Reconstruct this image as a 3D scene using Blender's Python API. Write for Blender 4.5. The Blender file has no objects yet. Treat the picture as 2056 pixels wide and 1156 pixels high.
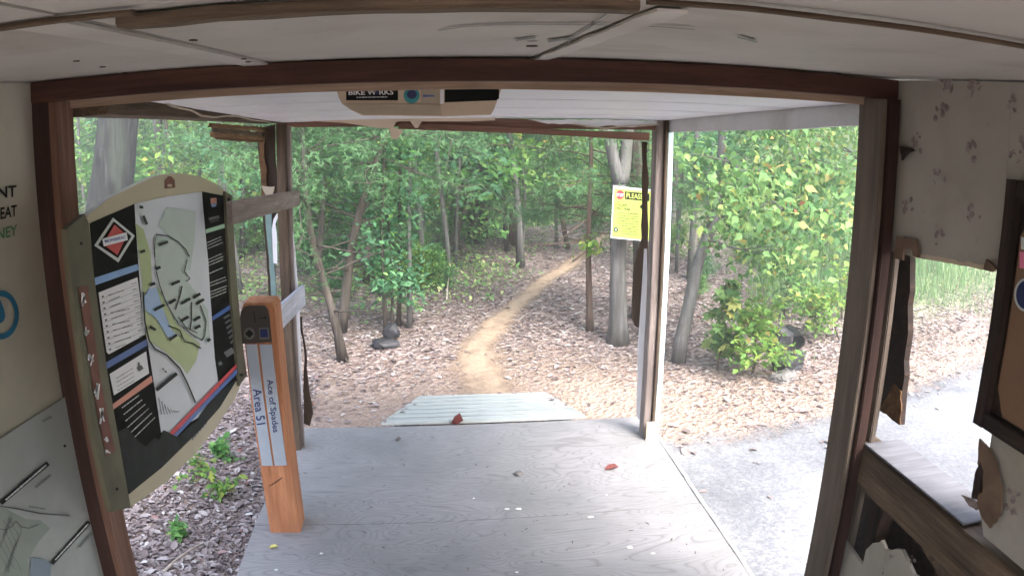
import bpy, bmesh, math, random
import numpy as np
from mathutils import Vector, Matrix
from mathutils.geometry import tessellate_polygon
random.seed(7); RNG = np.random.default_rng(11)
S = bpy.context.scene
COL = S.collection

# ---------------------------------------------------------------- camera
FK = 0.633334e-3                 # radians per photo pixel (2056 wide): the phone's wide lens is an even-angle one
PITCH, ROLL, YAW, H = .235055, .003659, .1075, 1.95
def ray(px, py):
    u = px-1028.; v = -(py-578.); r = math.hypot(u, v) or 1e-9; th = FK*r
    x = math.sin(th)*u/r; y = math.sin(th)*v/r; z = math.cos(th)
    return turn(x, y, z)
def turn(x, y, z):
    c, s = math.cos(ROLL), math.sin(ROLL); x, y = c*x-s*y, s*x+c*y
    c, s = math.cos(PITCH), math.sin(PITCH); f = c*z+s*y; up = c*y-s*z
    c, s = math.cos(YAW), math.sin(YAW); return Vector((c*x+s*f, c*f-s*x, up))
EYE = Vector((0, 0, H))
def PY(px, py, Y): d = ray(px, py); return EYE+d*(Y/d.y)
def PX(px, py, X): d = ray(px, py); return EYE+d*(X/d.x)
def PZ(px, py, Z): d = ray(px, py); return EYE+d*((Z-H)/d.z)
cam = bpy.data.cameras.new('camera'); co = bpy.data.objects.new('camera', cam); COL.objects.link(co)
cam.type = 'PANO'; cam.panorama_type = 'FISHEYE_LENS_POLYNOMIAL'; cam.sensor_width = 36; cam.sensor_fit = 'HORIZONTAL'
cam.fisheye_fov = math.pi
cam.fisheye_polynomial_k0 = 0; cam.fisheye_polynomial_k1 = -FK*2056/36
cam.fisheye_polynomial_k2 = 0; cam.fisheye_polynomial_k3 = 0; cam.fisheye_polynomial_k4 = 0
cam.clip_start = .02; cam.clip_end = 600
R, U, B = turn(1, 0, 0), turn(0, 1, 0), -turn(0, 0, 1)
co.matrix_world = Matrix(((R.x, U.x, B.x, 0), (R.y, U.y, B.y, 0), (R.z, U.z, B.z, H), (0, 0, 0, 1)))
S.camera = co

# ---------------------------------------------------------------- sky, sun, exposure
W = bpy.data.worlds.new('World'); S.world = W; W.use_nodes = True
nt = W.node_tree; nt.nodes.clear()
sky = nt.nodes.new('ShaderNodeTexSky'); sky.sky_type = 'NISHITA'; sky.sun_disc = False
SUN_EL, SUN_AZ = math.radians(50), math.radians(150)      # azimuth clockwise from +Y
sky.sun_elevation = SUN_EL; sky.sun_rotation = SUN_AZ; sky.dust_density = 4; sky.air_density = 1.0
bg = nt.nodes.new('ShaderNodeBackground'); bg.inputs[1].default_value = .15
ow = nt.nodes.new('ShaderNodeOutputWorld')
nt.links.new(sky.outputs[0], bg.inputs[0]); nt.links.new(bg.outputs[0], ow.inputs[0])
sl = bpy.data.lights.new('sun', 'SUN'); sl.energy = 1.9; sl.angle = math.radians(28); sl.color = (1, .98, .955)
so = bpy.data.objects.new('sun', sl); COL.objects.link(so)
sd = Vector((math.sin(SUN_AZ)*math.cos(SUN_EL), math.cos(SUN_AZ)*math.cos(SUN_EL), math.sin(SUN_EL)))
so.rotation_euler = sd.to_track_quat('Z', 'Y').to_euler(); so.location = (8, 4, 20)
S.view_settings.view_transform = 'Standard'; S.view_settings.look = 'None'
S.view_settings.exposure = 2.85; S.view_settings.gamma = 1
S.cycles.max_bounces = 10; S.cycles.diffuse_bounces = 6; S.cycles.transmission_bounces = 4; S.cycles.transparent_max_bounces = 8
S.cycles.use_denoising = True

# ---------------------------------------------------------------- materials
def newmat(name):
    m = bpy.data.materials.new(name); m.use_nodes = True; n = m.node_tree
    n.nodes.clear(); out = n.nodes.new('ShaderNodeOutputMaterial')
    return m, n, out
def nd(n, typ, **kw):
    x = n.nodes.new(typ)
    for k, v in kw.items():
        if k.startswith('i_'):
            key = k[2:]; key = int(key) if key.isdigit() else key.replace('_', ' ')
            x.inputs[key].default_value = v
        else: setattr(x, k, v)
    return x
def ramp(n, fac, stops, mode='LINEAR'):
    r = n.nodes.new('ShaderNodeValToRGB'); e = r.color_ramp.elements; r.color_ramp.interpolation = mode
    while len(e) < len(stops): e.new(.5)
    for k, (p, c) in enumerate(stops): e[k].position = p; e[k].color = (*c, 1) if len(c) == 3 else c
    n.links.new(fac, r.inputs[0]); return r.outputs[0]
def mix(n, fac, a, b, typ='MIX'):
    m = n.nodes.new('ShaderNodeMix'); m.data_type = 'RGBA'; m.blend_type = typ
    for s, v in ((0, fac), (6, a), (7, b)):
        if isinstance(v, (int, float)): m.inputs[s].default_value = v
        elif isinstance(v, tuple): m.inputs[s].default_value = (*v, 1)
        else: n.links.new(v, m.inputs[s])
    return m.outputs[2]
def coords(n, scale=(1, 1, 1), world=False):
    mp = n.nodes.new('ShaderNodeMapping'); mp.inputs['Scale'].default_value = scale
    if world: g = n.nodes.new('ShaderNodeNewGeometry'); n.links.new(g.outputs['Position'], mp.inputs[0])
    else: t = n.nodes.new('ShaderNodeTexCoord'); n.links.new(t.outputs['Object'], mp.inputs[0])
    return mp.outputs[0]
def noise(n, vec, scale, detail=4, rough=.6, dist=0):
    x = nd(n, 'ShaderNodeTexNoise'); x.inputs['Scale'].default_value = scale; x.inputs['Detail'].default_value = detail
    x.inputs['Roughness'].default_value = rough; x.inputs['Distortion'].default_value = dist
    n.links.new(vec, x.inputs['Vector']); return x.outputs[0]
def finish(n, out, color, rough=.8, bump=None, bstr=.3, bdist=.01, spec=.3):
    p = n.nodes.new('ShaderNodeBsdfPrincipled'); p.inputs['Specular IOR Level'].default_value = spec
    if isinstance(color, tuple): p.inputs['Base Color'].default_value = (*color, 1)
    else: n.links.new(color, p.inputs['Base Color'])
    if isinstance(rough, (int, float)): p.inputs['Roughness'].default_value = rough
    else: n.links.new(rough, p.inputs['Roughness'])
    if bump is not None:
        b = n.nodes.new('ShaderNodeBump'); b.inputs['Strength'].default_value = bstr; b.inputs['Distance'].default_value = bdist
        n.links.new(bump, b.inputs['Height']); n.links.new(b.outputs[0], p.inputs['Normal'])
    n.links.new(p.outputs[0], out.inputs[0]); return p
def wood(name, dark, mid, light, axis='X', rough=.75, stain=None, gscale=1., bstr=.35):
    m, n, out = newmat(name)
    k = {'X': (.06, 1, 1), 'Y': (1, .06, 1), 'Z': (1, 1, .06)}[axis]
    v = coords(n, tuple(a*gscale for a in k))
    g1 = noise(n, v, 38, 5, .65, .4); g2 = noise(n, v, 150, 3, .7)
    v2 = coords(n, tuple(a*gscale for a in {'X': (.25, 1, 1), 'Y': (1, .25, 1), 'Z': (1, 1, .25)}[axis]))
    big = noise(n, v2, 5, 3, .6, .6)
    c = ramp(n, g1, [(.3, dark), (.5, mid), (.72, light)])
    c = mix(n, ramp(n, g2, [(.42, (0, 0, 0)), (.6, (.45, .45, .45))]), c, dark)
    c = mix(n, ramp(n, big, [(.45, (0, 0, 0)), (.7, (.7, .7, .7))]), c, stain or tuple(x*.55 for x in mid))
    finish(n, out, c, rough, g1, bstr, .004); return m
def plain(name, col, rough=.7, var=.12, scale=9, spec=.3, dirt=None, dirtamt=.5, bstr=.1):
    m, n, out = newmat(name); v = coords(n)
    a = noise(n, v, scale, 5, .6)
    c = mix(n, ramp(n, a, [(.3, (0, 0, 0)), (.7, (1, 1, 1))]), tuple(x*(1-var) for x in col), tuple(min(1, x*(1+var)) for x in col))
    if dirt:
        d = noise(n, v, scale*.35, 6, .7, .8)
        c = mix(n, ramp(n, d, [(.5, (0, 0, 0)), (.72, (dirtamt,)*3)]), c, dirt)
        d2 = noise(n, v, scale*7, 4, .7)
        c = mix(n, ramp(n, d2, [(.64, (0, 0, 0)), (.76, (dirtamt,)*3)]), c, dirt)
    finish(n, out, c, rough, a, bstr, .003, spec); return m
def leafmat(name, stops, trans=.4, rough=.6, var=.5):
    m, n, out = newmat(name)
    g = n.nodes.new('ShaderNodeNewGeometry')
    c = ramp(n, g.outputs['Random Per Island'], stops)
    big = noise(n, g.outputs['Position'], 1.3, 2, .5)
    c = mix(n, ramp(n, big, [(.35, (0, 0, 0)), (.65, (var,)*3)]), c, tuple(x*.62 for x in stops[len(stops)//2][1]))
    p = n.nodes.new('ShaderNodeBsdfPrincipled'); p.inputs['Roughness'].default_value = rough; p.inputs['Specular IOR Level'].default_value = .35
    n.links.new(c, p.inputs['Base Color'])
    t = n.nodes.new('ShaderNodeBsdfTranslucent'); n.links.new(c, t.inputs[0])
    ms = n.nodes.new('ShaderNodeMixShader'); ms.inputs[0].default_value = trans
    n.links.new(p.outputs[0], ms.inputs[1]); n.links.new(t.outputs[0], ms.inputs[2]); n.links.new(ms.outputs[0], out.inputs[0])
    return m
M = {}
M['red_wood'] = wood('red_brown_wood', (.035, .015, .011), (.08, .034, .024), (.12, .055, .04))
M['red_wood_light'] = wood('lit_red_wood', (.11, .055, .038), (.19, .10, .07), (.26, .15, .11))  # red wood made lighter: daylight on the post's inner face put into colour
M['tan_wood'] = wood('lit_tan_wood', (.26, .17, .12), (.42, .3, .22), (.52, .4, .31), bstr=.15)  # light on the header's underside put into a lighter tan
M['post_wood'] = wood('dull_post_wood', (.115, .09, .072), (.17, .135, .108), (.21, .17, .14), stain=(.06, .045, .035), bstr=.12)
M['dark_red'] = wood('shaded_red_wood', (.02, .009, .007), (.045, .02, .015), (.07, .033, .025))  # shade on the posts' front faces put into this darker red
M['brown_wood'] = wood('brown_old_wood', (.045, .03, .02), (.13, .09, .06), (.22, .16, .11), stain=(.05, .035, .025))
M['brown_wood_y'] = M['brown_wood']
M['grey_wood'] = wood('weathered_grey_wood', (.12, .095, .085), (.27, .22, .2), (.38, .33, .3))
M['pale_grey_wood'] = wood('pale_grey_wood', (.3, .3, .34), (.48, .48, .54), (.62, .62, .68))
M['card'] = plain('peeled_brown_card', (.17, .11, .075), .8, .2, 12, dirt=(.06, .035, .022), dirtamt=.7)
M['sill_wood'] = wood('skylit_sill_wood', (.11, .11, .125), (.18, .18, .2), (.24, .24, .27), bstr=.15)  # bluish tone: sky light on the sill top put into the grey
M['gold_wood'] = wood('split_golden_wood', (.045, .02, .008), (.14, .07, .028), (.26, .15, .06))
M['dark_wood'] = wood('rotten_dark_wood', (.01, .007, .006), (.03, .018, .014), (.07, .04, .028))
M['ceil'] = plain('stained_ceiling_board', (.48, .45, .415), .7, .06, 3, dirt=(.25, .20, .16), dirtamt=.65)
M['wall'] = plain('dingy_wall_board', (.44, .42, .35), .7, .07, 3, dirt=(.2, .17, .13), dirtamt=.35)
M['white'] = plain('white_painted_siding', (.74, .74, .78), .45, .04, 4, dirt=(.5, .48, .46), dirtamt=.4)
M['white2'] = plain('white_fascia_paint', (.6, .6, .6), .55, .06, 6, dirt=(.35, .33, .3), dirtamt=.6)
M['aqua'] = plain('pale_aqua_paint', (.62, .78, .78), .5, .06, 8, dirt=(.4, .42, .4), dirtamt=.6)
M['teal'] = plain('grey_teal_paint', (.2, .3, .29), .6, .15, 8, dirt=(.12, .14, .13), dirtamt=.6)
M['cream'] = plain('aged_cream_board', (.55, .45, .34), .6, .08, 5, dirt=(.35, .26, .18), dirtamt=.5)
M['tan'] = plain('tan_cream_board', (.40, .34, .26), .6, .08, 5, dirt=(.3, .24, .18), dirtamt=.5)
M['black'] = plain('black_print', (.009, .010, .009), .7, .1, spec=.08)
M['inkgrey'] = plain('grey_print', (.12, .125, .13), .5, .1)
M['charcoal'] = plain('charcoal_print', (.022, .026, .024), .6, .3, 20, spec=.12)
M['signtan'] = plain('sign_tan_laminate', (.45, .40, .28), .45, .04, 4)
M['olive'] = plain('olive_painted_post', (.115, .108, .07), .6, .25, 7)
M['white_ink'] = plain('white_print', (.7, .71, .73), .45, .03)
M['map_bg'] = plain('map_paper', (.56, .59, .62), .4, .03)
M['map_shade'] = plain('map_hill_green', (.42, .5, .45), .4, .04)
M['map_green'] = plain('map_park_green', (.38, .46, .24), .4, .05)
M['map_blue'] = plain('map_lake_blue', (.3, .44, .64), .4, .04)
M['blue'] = plain('blue_print', (.06, .13, .35), .4, .08)
M['lightblue'] = plain('light_blue_print', (.2, .35, .6), .4, .1)
M['coral'] = plain('coral_print', (.6, .25, .18), .4, .06)
M['red'] = plain('red_print', (.5, .05, .06), .4, .08)
M['redwash'] = plain('faded_red_wash', (.16, .06, .045), .6, .25, 20)
M['green_ink'] = plain('green_print', (.07, .2, .09), .6, .15, 30)
M['light_green'] = plain('light_green_print', (.35, .55, .38), .45, .06)
M['sky_paint'] = plain('teal_blue_paint', (.01, .13, .24), .6, .1)
M['teal_ink'] = plain('teal_print', (.02, .25, .27), .4, .1)
M['navy'] = plain('navy_print', (.012, .02, .10), .4, .1)
M['yellow'] = plain('warning_yellow', (.43, .53, .11), .5, .03)
M['sign_edge'] = plain('sign_aluminium_edge', (.55, .58, .56), .35, .05)
M['pink'] = plain('pink_print', (.75, .2, .35), .4, .05)
M['cedar_post'] = wood('orange_cedar', (.26, .10, .045), (.42, .175, .08), (.53, .25, .13), axis='Z', rough=.7, stain=(.24, .10, .05), bstr=.5)
M['plaque'] = plain('grey_blue_strip', (.33, .37, .42), .4, .05)
M['plaque_dark'] = plain('brown_marker_plate', (.045, .036, .03), .5, .1)
M['poster'] = plain('grey_poster', (.38, .41, .40), .45, .06, 6, dirt=(.25, .27, .25), dirtamt=.4)
M['tanboard'] = plain('tan_pin_board', (.22, .125, .075), .6, .08)
M['metal'] = wood('pale_ramp_boards', (.34, .37, .36), (.46, .49, .48), (.55, .58, .56), stain=(.3, .31, .29), bstr=.2)
M['stone'] = plain('grey_stone', (.16, .15, .145), .85, .3, 30, bstr=.5)
M['black_stone'] = plain('dark_wet_stone', (.03, .03, .034), .5, .4, 14, bstr=.6)
M['black_plastic'] = plain('black_plastic', (.012, .012, .012), .4, .1)
M['wire'] = plain('cream_cable', (.4, .33, .24), .5, .1)
M['bark_grey'] = wood('grey_bark', (.07, .065, .06), (.145, .14, .135), (.23, .225, .22), axis='Z', rough=.95, stain=(.12, .13, .1), gscale=.55, bstr=.9)
M['bark_dark'] = wood('dark_bark', (.035, .028, .024), (.09, .075, .062), (.16, .14, .12), axis='Z', rough=.95, stain=(.07, .07, .05), gscale=.6, bstr=.9)
M['bark_brown'] = wood('brown_bark', (.06, .04, .03), (.14, .10, .075), (.22, .17, .13), axis='Z', rough=.95, gscale=.7, bstr=.9)
M['bark_oak'] = wood('furrowed_oak_bark', (.006, .006, .006), (.018, .019, .017), (.07, .076, .068), axis='Z', rough=.95, stain=(.05, .065, .045), gscale=.8, bstr=1)
M['red_leaf'] = plain('red_leaf', (.15, .035, .03), .6, .3, 60)
M['yellow_leaf'] = plain('yellow_leaf', (.55, .5, .15), .6, .2, 60)
M['chip'] = plain('pale_paint_chip', (.72, .72, .68), .6, .05)
M['rotten'] = wood('rotten_brown_edge', (.02, .012, .008), (.06, .035, .02), (.14, .085, .045), axis='Z', bstr=.5)
M['rust'] = plain('rusty_nail', (.06, .04, .03), .8, .2)

G = dict(
 und=leafmat('bright_green_leaves', [(0, (0.071, 0.195, 0.064)), (.3, (0.129, 0.325, 0.093)), (.6, (0.200, 0.442, 0.122)), (.88, (0.304, 0.559, 0.159)), (1, (0.538, 0.624, 0.172))], .5),
 pale=leafmat('pale_green_leaves', [(0, (0.125, 0.269, 0.100)), (.35, (0.225, 0.426, 0.150)), (.75, (0.350, 0.560, 0.200)), (.92, (0.562, 0.672, 0.280)), (1, (0.700, 0.700, 0.350))], .5, var=.3),  # palest stops paint bright highlights onto the far leaves
 mid=leafmat('mid_green_leaves', [(0, (0.058, 0.156, 0.068)), (.4, (0.105, 0.273, 0.110)), (.8, (0.164, 0.377, 0.152)), (1, (0.304, 0.468, 0.138))], .5),
 teal=leafmat('blue_green_leaves', [(0, (0.075, 0.208, 0.112)), (.5, (0.138, 0.351, 0.175)), (1, (0.250, 0.494, 0.225))], .5),
 yel=leafmat('yellow_green_leaves', [(0, (0.085, 0.224, 0.044)), (.4, (0.153, 0.337, 0.066)), (.75, (0.255, 0.428, 0.088)), (.93, (0.425, 0.490, 0.110)), (1, (0.468, 0.255, 0.110))], .45),
 maple=leafmat('broad_maple_leaves', [(0, (.05, .13, .05)), (.25, (.09, .22, .075)), (.55, (.17, .34, .11)), (.8, (.28, .46, .15)), (.93, (.45, .52, .16)), (.98, (.55, .46, .14)), (1, (.36, .12, .07))], .5),
 cedar=leafmat('cedar_needles', [(0, (0.067, 0.145, 0.066)), (.5, (0.115, 0.240, 0.106)), (1, (0.182, 0.353, 0.145))], .4, .8),
 grass=leafmat('pale_grass_blades', [(0, (0.114, 0.242, 0.072)), (.5, (0.209, 0.374, 0.144)), (1, (0.399, 0.495, 0.288))], .4),
 litter=leafmat('dead_leaf_litter', [(0, (.12, .09, .088)), (.3, (.205, .16, .155)), (.6, (.29, .238, .235)), (.85, (.375, .325, .32)), (.95, (.49, .45, .44)), (.985, (.64, .62, .6)), (1, (.32, .1, .08))], .1, .7, .2),
)

# ---------------------------------------------------------------- object helpers
def tag(o, label=None, cat=None, group=None, kind=None):
    if label: o['label'] = label
    if cat: o['category'] = cat
    if group: o['group'] = group
    if kind: o['kind'] = kind
    return o
def thing(name, loc, label, cat, group=None):
    o = bpy.data.objects.new(name, None); COL.objects.link(o); o.location = loc; o.empty_display_size = .1
    return tag(o, label, cat, group)
def link(name, me, mat, parent=None, mw=None, smooth=False):
    o = bpy.data.objects.new(name, me); COL.objects.link(o)
    if mat is not None and not me.materials: me.materials.append(mat)
    if mw is not None: world = mw
    else: world = Matrix.Identity(4)
    if parent is not None:
        o.parent = parent
        base = Matrix.Translation(parent_loc(parent))
        o.matrix_local = base.inverted() @ world
    else: o.matrix_world = world
    if smooth: me.polygons.foreach_set('use_smooth', [True]*len(me.polygons))
    return o
def parent_loc(p):
    l = Vector(p.location)              # every parent here is only moved, never turned
    return l+parent_loc(p.parent) if p.parent else l
def slab(name, pts, thick, mat, parent=None, holes=(), bevel=0, name_me=None):
    """flat polygon (world points) pushed along the vector THICK"""
    pts = [Vector(p) for p in pts]; thick = Vector(thick)
    c = sum(pts, Vector())/len(pts); loops = [[p-c for p in pts]]+[[Vector(p)-c for p in h] for h in holes]
    flat = [p for l in loops for p in l]; tris = tessellate_polygon(loops); nn = len(flat)
    V = flat+[p+thick for p in flat]; F = []
    for t in tris:
        F.append(tuple(t)); F.append(tuple(i+nn for i in reversed(t)))
    k = 0
    for l in loops:
        for i in range(len(l)):
            a, b = k+i, k+(i+1) % len(l); F.append((a, b, b+nn, a+nn))
        k += len(l)
    me = bpy.data.meshes.new(name); me.from_pydata(V, [], F); me.validate()
    bm = bmesh.new(); bm.from_mesh(me); bmesh.ops.recalc_face_normals(bm, faces=bm.faces); bm.to_mesh(me); bm.free()
    return link(name, me, mat, parent, Matrix.Translation(c))
def decal(name, pts, mat, parent=None):
    pts = [Vector(p) for p in pts]; c = sum(pts, Vector())/len(pts)
    L = [p-c for p in pts]; tris = tessellate_polygon([L])
    me = bpy.data.meshes.new(name); me.from_pydata(L, [], [tuple(t) for t in tris])
    return link(name, me, mat, parent, Matrix.Translation(c))
def decals(name, polys, mat, parent=None):
    allp = [Vector(p) for q in polys for p in q]; c = sum(allp, Vector())/len(allp); V = []; F = []
    for q in polys:
        L = [Vector(p)-c for p in q]; b = len(V); V += L
        for t in tessellate_polygon([L]): F.append(tuple(i+b for i in t))
    me = bpy.data.meshes.new(name); me.from_pydata(V, [], F)
    return link(name, me, mat, parent, Matrix.Translation(c))
def ragged(pts, amp, step, seed=0, closed=True, only=None):
    """subdivide a polygon's edges and jitter them, in the plane of the points"""
    r = random.Random(seed); out = []; n = len(pts); P = [Vector(p) for p in pts]
    for i in range(n):
        a, b = P[i], P[(i+1) % n]; out.append(a)
        if only is not None and i not in only: continue
        L = (b-a).length; k = max(1, int(L/step)); d = (b-a)
        nrm = (P[1]-P[0]).cross(P[2]-P[1]).cross(d)
        if nrm.length > 1e-9: nrm.normalize()
        for j in range(1, k): out.append(a+d*(j/k)+nrm*r.uniform(-amp, amp))
    return out
def beam(name, a, b, w, d, mat, parent=None, up=(0, 0, 1), seg=10, jit=.0012, bev=.003, roll=0, endjit=0):
    """timber from A to B; w is its size along UP, d is the other way; grain runs along local X"""
    a, b = Vector(a), Vector(b); x = (b-a); L = x.length; x.normalize(); z = Vector(up); z = (z-x*z.dot(x)).normalized(); y = z.cross(x)
    mw = Matrix(((x.x, y.x, z.x, (a.x+b.x)/2), (x.y, y.y, z.y, (a.y+b.y)/2), (x.z, y.z, z.z, (a.z+b.z)/2), (0, 0, 0, 1)))
    bm = bmesh.new(); r = random.Random(hash(name) % 997+int(L*1000)); rings = []
    for i in range(seg+1):
        t = -L/2+L*i/seg; e = endjit if i in (0, seg) else 0
        oy, oz = r.uniform(-jit, jit), r.uniform(-jit, jit)
        rings.append([bm.verts.new((t+r.uniform(-e, e), sy*d/2+oy, sz*w/2+oz)) for sy, sz in ((-1, -1), (1, -1), (1, 1), (-1, 1))])
    for i in range(seg):
        for j in range(4): bm.faces.new((rings[i][j], rings[i][(j+1) % 4], rings[i+1][(j+1) % 4], rings[i+1][j]))
    bm.faces.new(rings[0]); bm.faces.new(rings[-1])
    bmesh.ops.recalc_face_normals(bm, faces=bm.faces)
    if bev:
        es = [e for e in bm.edges if abs((e.verts[0].co-e.verts[1].co).normalized().x) > .9]
        bmesh.ops.bevel(bm, geom=es, offset=bev, segments=2, affect='EDGES')
    me = bpy.data.meshes.new(name); bm.to_mesh(me); bm.free()
    return link(name, me, mat, parent, mw)
def tube_data(pts, rad, sides=8, seed=0, rough=.12, cap=True):
    r = random.Random(seed); V = []; F = []; P = [Vector(p) for p in pts]; n = len(P); prev = None
    for i in range(n):
        t = (P[min(i+1, n-1)]-P[max(i-1, 0)]).normalized()
        ref = prev if prev is not None else (Vector((1, 0, 0)) if abs(t.x) < .8 else Vector((0, 1, 0)))
        u = (ref-t*ref.dot(t)).normalized(); v = t.cross(u); prev = u
        for k in range(sides):
            a = 2*math.pi*k/sides; q = rad[i]*(1+r.uniform(-rough, rough)); V.append(P[i]+u*(math.cos(a)*q)+v*(math.sin(a)*q))
    for i in range(n-1):
        for k in range(sides):
            F.append((i*sides+k, i*sides+(k+1) % sides, (i+1)*sides+(k+1) % sides, (i+1)*sides+k))
    if cap: F.append(tuple(range(sides))[::-1]); F.append(tuple((n-1)*sides+k for k in range(sides)))
    return V, F
def tubes(name, specs, mat, parent=None, origin=(0, 0, 0), smooth=True):
    """several joined tubes (pts, radii, sides) as one mesh, world coordinates"""
    V = []; F = []; o = Vector(origin)
    for k, s in enumerate(specs):
        v, f = tube_data(s[0], s[1], s[2] if len(s) > 2 else 8, k, s[3] if len(s) > 3 else .1); b = len(V)
        V += [p-o for p in v]; F += [tuple(i+b for i in q) for q in f]
    me = bpy.data.meshes.new(name); me.from_pydata(V, [], F)
    return link(name, me, mat, parent, Matrix.Translation(o), smooth)
def text_on(name, body, P, L, Rr, T, mat, parent, bold=0):
    """lettering laid on a surface: baseline L->Rr, cap height L->T, all photo pixels put on the surface by P"""
    cu = bpy.data.curves.new(name, 'FONT'); cu.body = body; cu.offset = bold; cu.resolution_u = 3
    to = bpy.data.objects.new(name, cu); COL.objects.link(to)
    dg = bpy.context.evaluated_depsgraph_get(); dg.update()
    me = bpy.data.meshes.new_from_object(to.evaluated_get(dg)); bpy.data.objects.remove(to)
    l, r, t = P(*L), P(*Rr), P(*T); xs = [v.co.x for v in me.vertices]; ys = [v.co.y for v in me.vertices]
    x0, x1, y0, y1 = min(xs), max(xs), 0, max(ys); c = (l+r)/2
    for v in me.vertices:
        u, w = (v.co.x-x0)/(x1-x0), (v.co.y-y0)/(y1-y0); v.co = l+(r-l)*u+(t-l)*w-c
    me.materials.clear()
    return link(name, me, mat, parent, Matrix.Translation(c))
def strip(P, a, b, w):
    """a thin stripe between two pixels, w pixels wide, as a polygon on the surface P"""
    dx, dy = b[0]-a[0], b[1]-a[1]; l = math.hypot(dx, dy) or 1; nx, ny = -dy/l*w/2, dx/l*w/2
    return [P(a[0]+nx, a[1]+ny), P(b[0]+nx, b[1]+ny), P(b[0]-nx, b[1]-ny), P(a[0]-nx, a[1]-ny)]
def words(P, a, b, w, rnd, gap=2.2):
    out = []; L = math.hypot(b[0]-a[0], b[1]-a[1]); t = 0
    while t < L-1:
        k = min(L, t+rnd.uniform(3, 9)); f = lambda s: (a[0]+(b[0]-a[0])*s/L, a[1]+(b[1]-a[1])*s/L)
        out.append(strip(P, f(t), f(k), w*rnd.uniform(.7, 1))); t = k+gap*rnd.uniform(.6, 1.1)
    return out
def path_strip(P, pts, w):
    return [strip(P, pts[i], pts[i+1], w) for i in range(len(pts)-1)]
def disc(P, cx, cy, rx, ry, n=24, a0=0, a1=2*math.pi):
    return [P(cx+rx*math.cos(a0+(a1-a0)*k/n), cy+ry*math.sin(a0+(a1-a0)*k/n)) for k in range(n)]
def onX(X): return lambda px, py: PX(px, py, X)
def onY(Y): return lambda px, py: PY(px, py, Y)

# ---------------------------------------------------------------- numpy scatter of leaf shapes
def scatter_mesh(name, tv, tf, pos, rot, scale):
    """template verts tv (k,3), tris tf (m,3); pos (n,3), rot (n,3,3), scale (n,) or (n,3)"""
    n = len(pos); k = len(tv); tv = np.asarray(tv, float); tf = np.asarray(tf)
    sc = scale[:, None, None] if scale.ndim == 1 else scale[:, None, :]
    v = np.einsum('nij,nkj->nki', rot, tv[None]*sc)+pos[:, None, :]
    f = (tf[None]+(np.arange(n)*k)[:, None, None]).reshape(-1, 3)
    me = bpy.data.meshes.new(name); me.vertices.add(n*k); me.vertices.foreach_set('co', v.reshape(-1).astype(np.float32))
    m = len(f); me.loops.add(m*3); me.loops.foreach_set('vertex_index', f.reshape(-1).astype(np.int32))
    me.polygons.add(m); me.polygons.foreach_set('loop_start', np.arange(0, m*3, 3, dtype=np.int32))
    me.polygons.foreach_set('loop_total', np.full(m, 3, np.int32)); me.update(calc_edges=True)
    return me
def rand_rot(n, rng, flat=0.):
    """random frames; flat in 0..1 keeps the leaf normal (local z) near world up"""
    z = rng.normal(size=(n, 3)); z /= np.linalg.norm(z, axis=1)[:, None]; z[:, 2] = np.abs(z[:, 2])
    z = z*(1-flat)+np.array([0, 0, 1.])*flat; z /= np.linalg.norm(z, axis=1)[:, None]
    x = rng.normal(size=(n, 3)); x -= (x*z).sum(1)[:, None]*z; x /= np.linalg.norm(x, axis=1)[:, None]
    y = np.cross(z, x); return np.stack([x, y, z], axis=2)
LEAF = ([(0, 0, 0), (.45, .27, .05), (1, 0, -.06), (.45, -.27, .05)], [(0, 2, 1), (0, 3, 2)])
_m = [(0, 0, 0), (.12, .32, .03), (.42, .58, -.03), (.48, .28, .04), (.85, .36, -.04), (.78, .14, .02), (1.1, 0, -.08), (.78, -.14, .02), (.85, -.36, -.04), (.48, -.28, .04), (.42, -.58, -.03), (.12, -.32, .03)]
MAPLE = (_m+[(.4, 0, 0)], [(12, i, (i+1) % 12) for i in range(12)])
BROAD = ([(0, 0, 0), (.15, .22, .05), (.42, .36, .02), (.62, .2, .03), (1, 0, -.12), (.62, -.2, .03), (.42, -.36, .02), (.15, -.22, .05), (.45, 0, -.04)], [(8, i, (i+1) % 8) for i in range(8)])
_s = []; _sf = []
for i, (a, l) in enumerate(((0, 1), (.5, .75), (-.5, .75), (.95, .5), (-.95, .5))):
    c, s = math.cos(a), math.sin(a); w = .03; b = len(_s)
    o = (.0+.12*i, 0, 0)
    _s += [(o[0]-s*w, c*w, 0), (o[0]+s*w, -c*w, 0), (o[0]+c*l, s*l, -.1*l)]; _sf.append((b, b+1, b+2))
SPRIG = (_s, _sf)
DEAD = ([(0, 0, 0), (.3, .28, .1), (.75, .22, .16), (1, 0, .05), (.7, -.24, .14), (.28, -.26, .08), (.5, 0, -.02)], [(6, i, (i+1) % 6) for i in range(6)])
BLADE = ([(0, -.012, 0), (0, .012, 0), (.05, -.01, .45), (.05, .01, .45), (.22, 0, 1)], [(0, 1, 3), (0, 3, 2), (2, 3, 4)])

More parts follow.
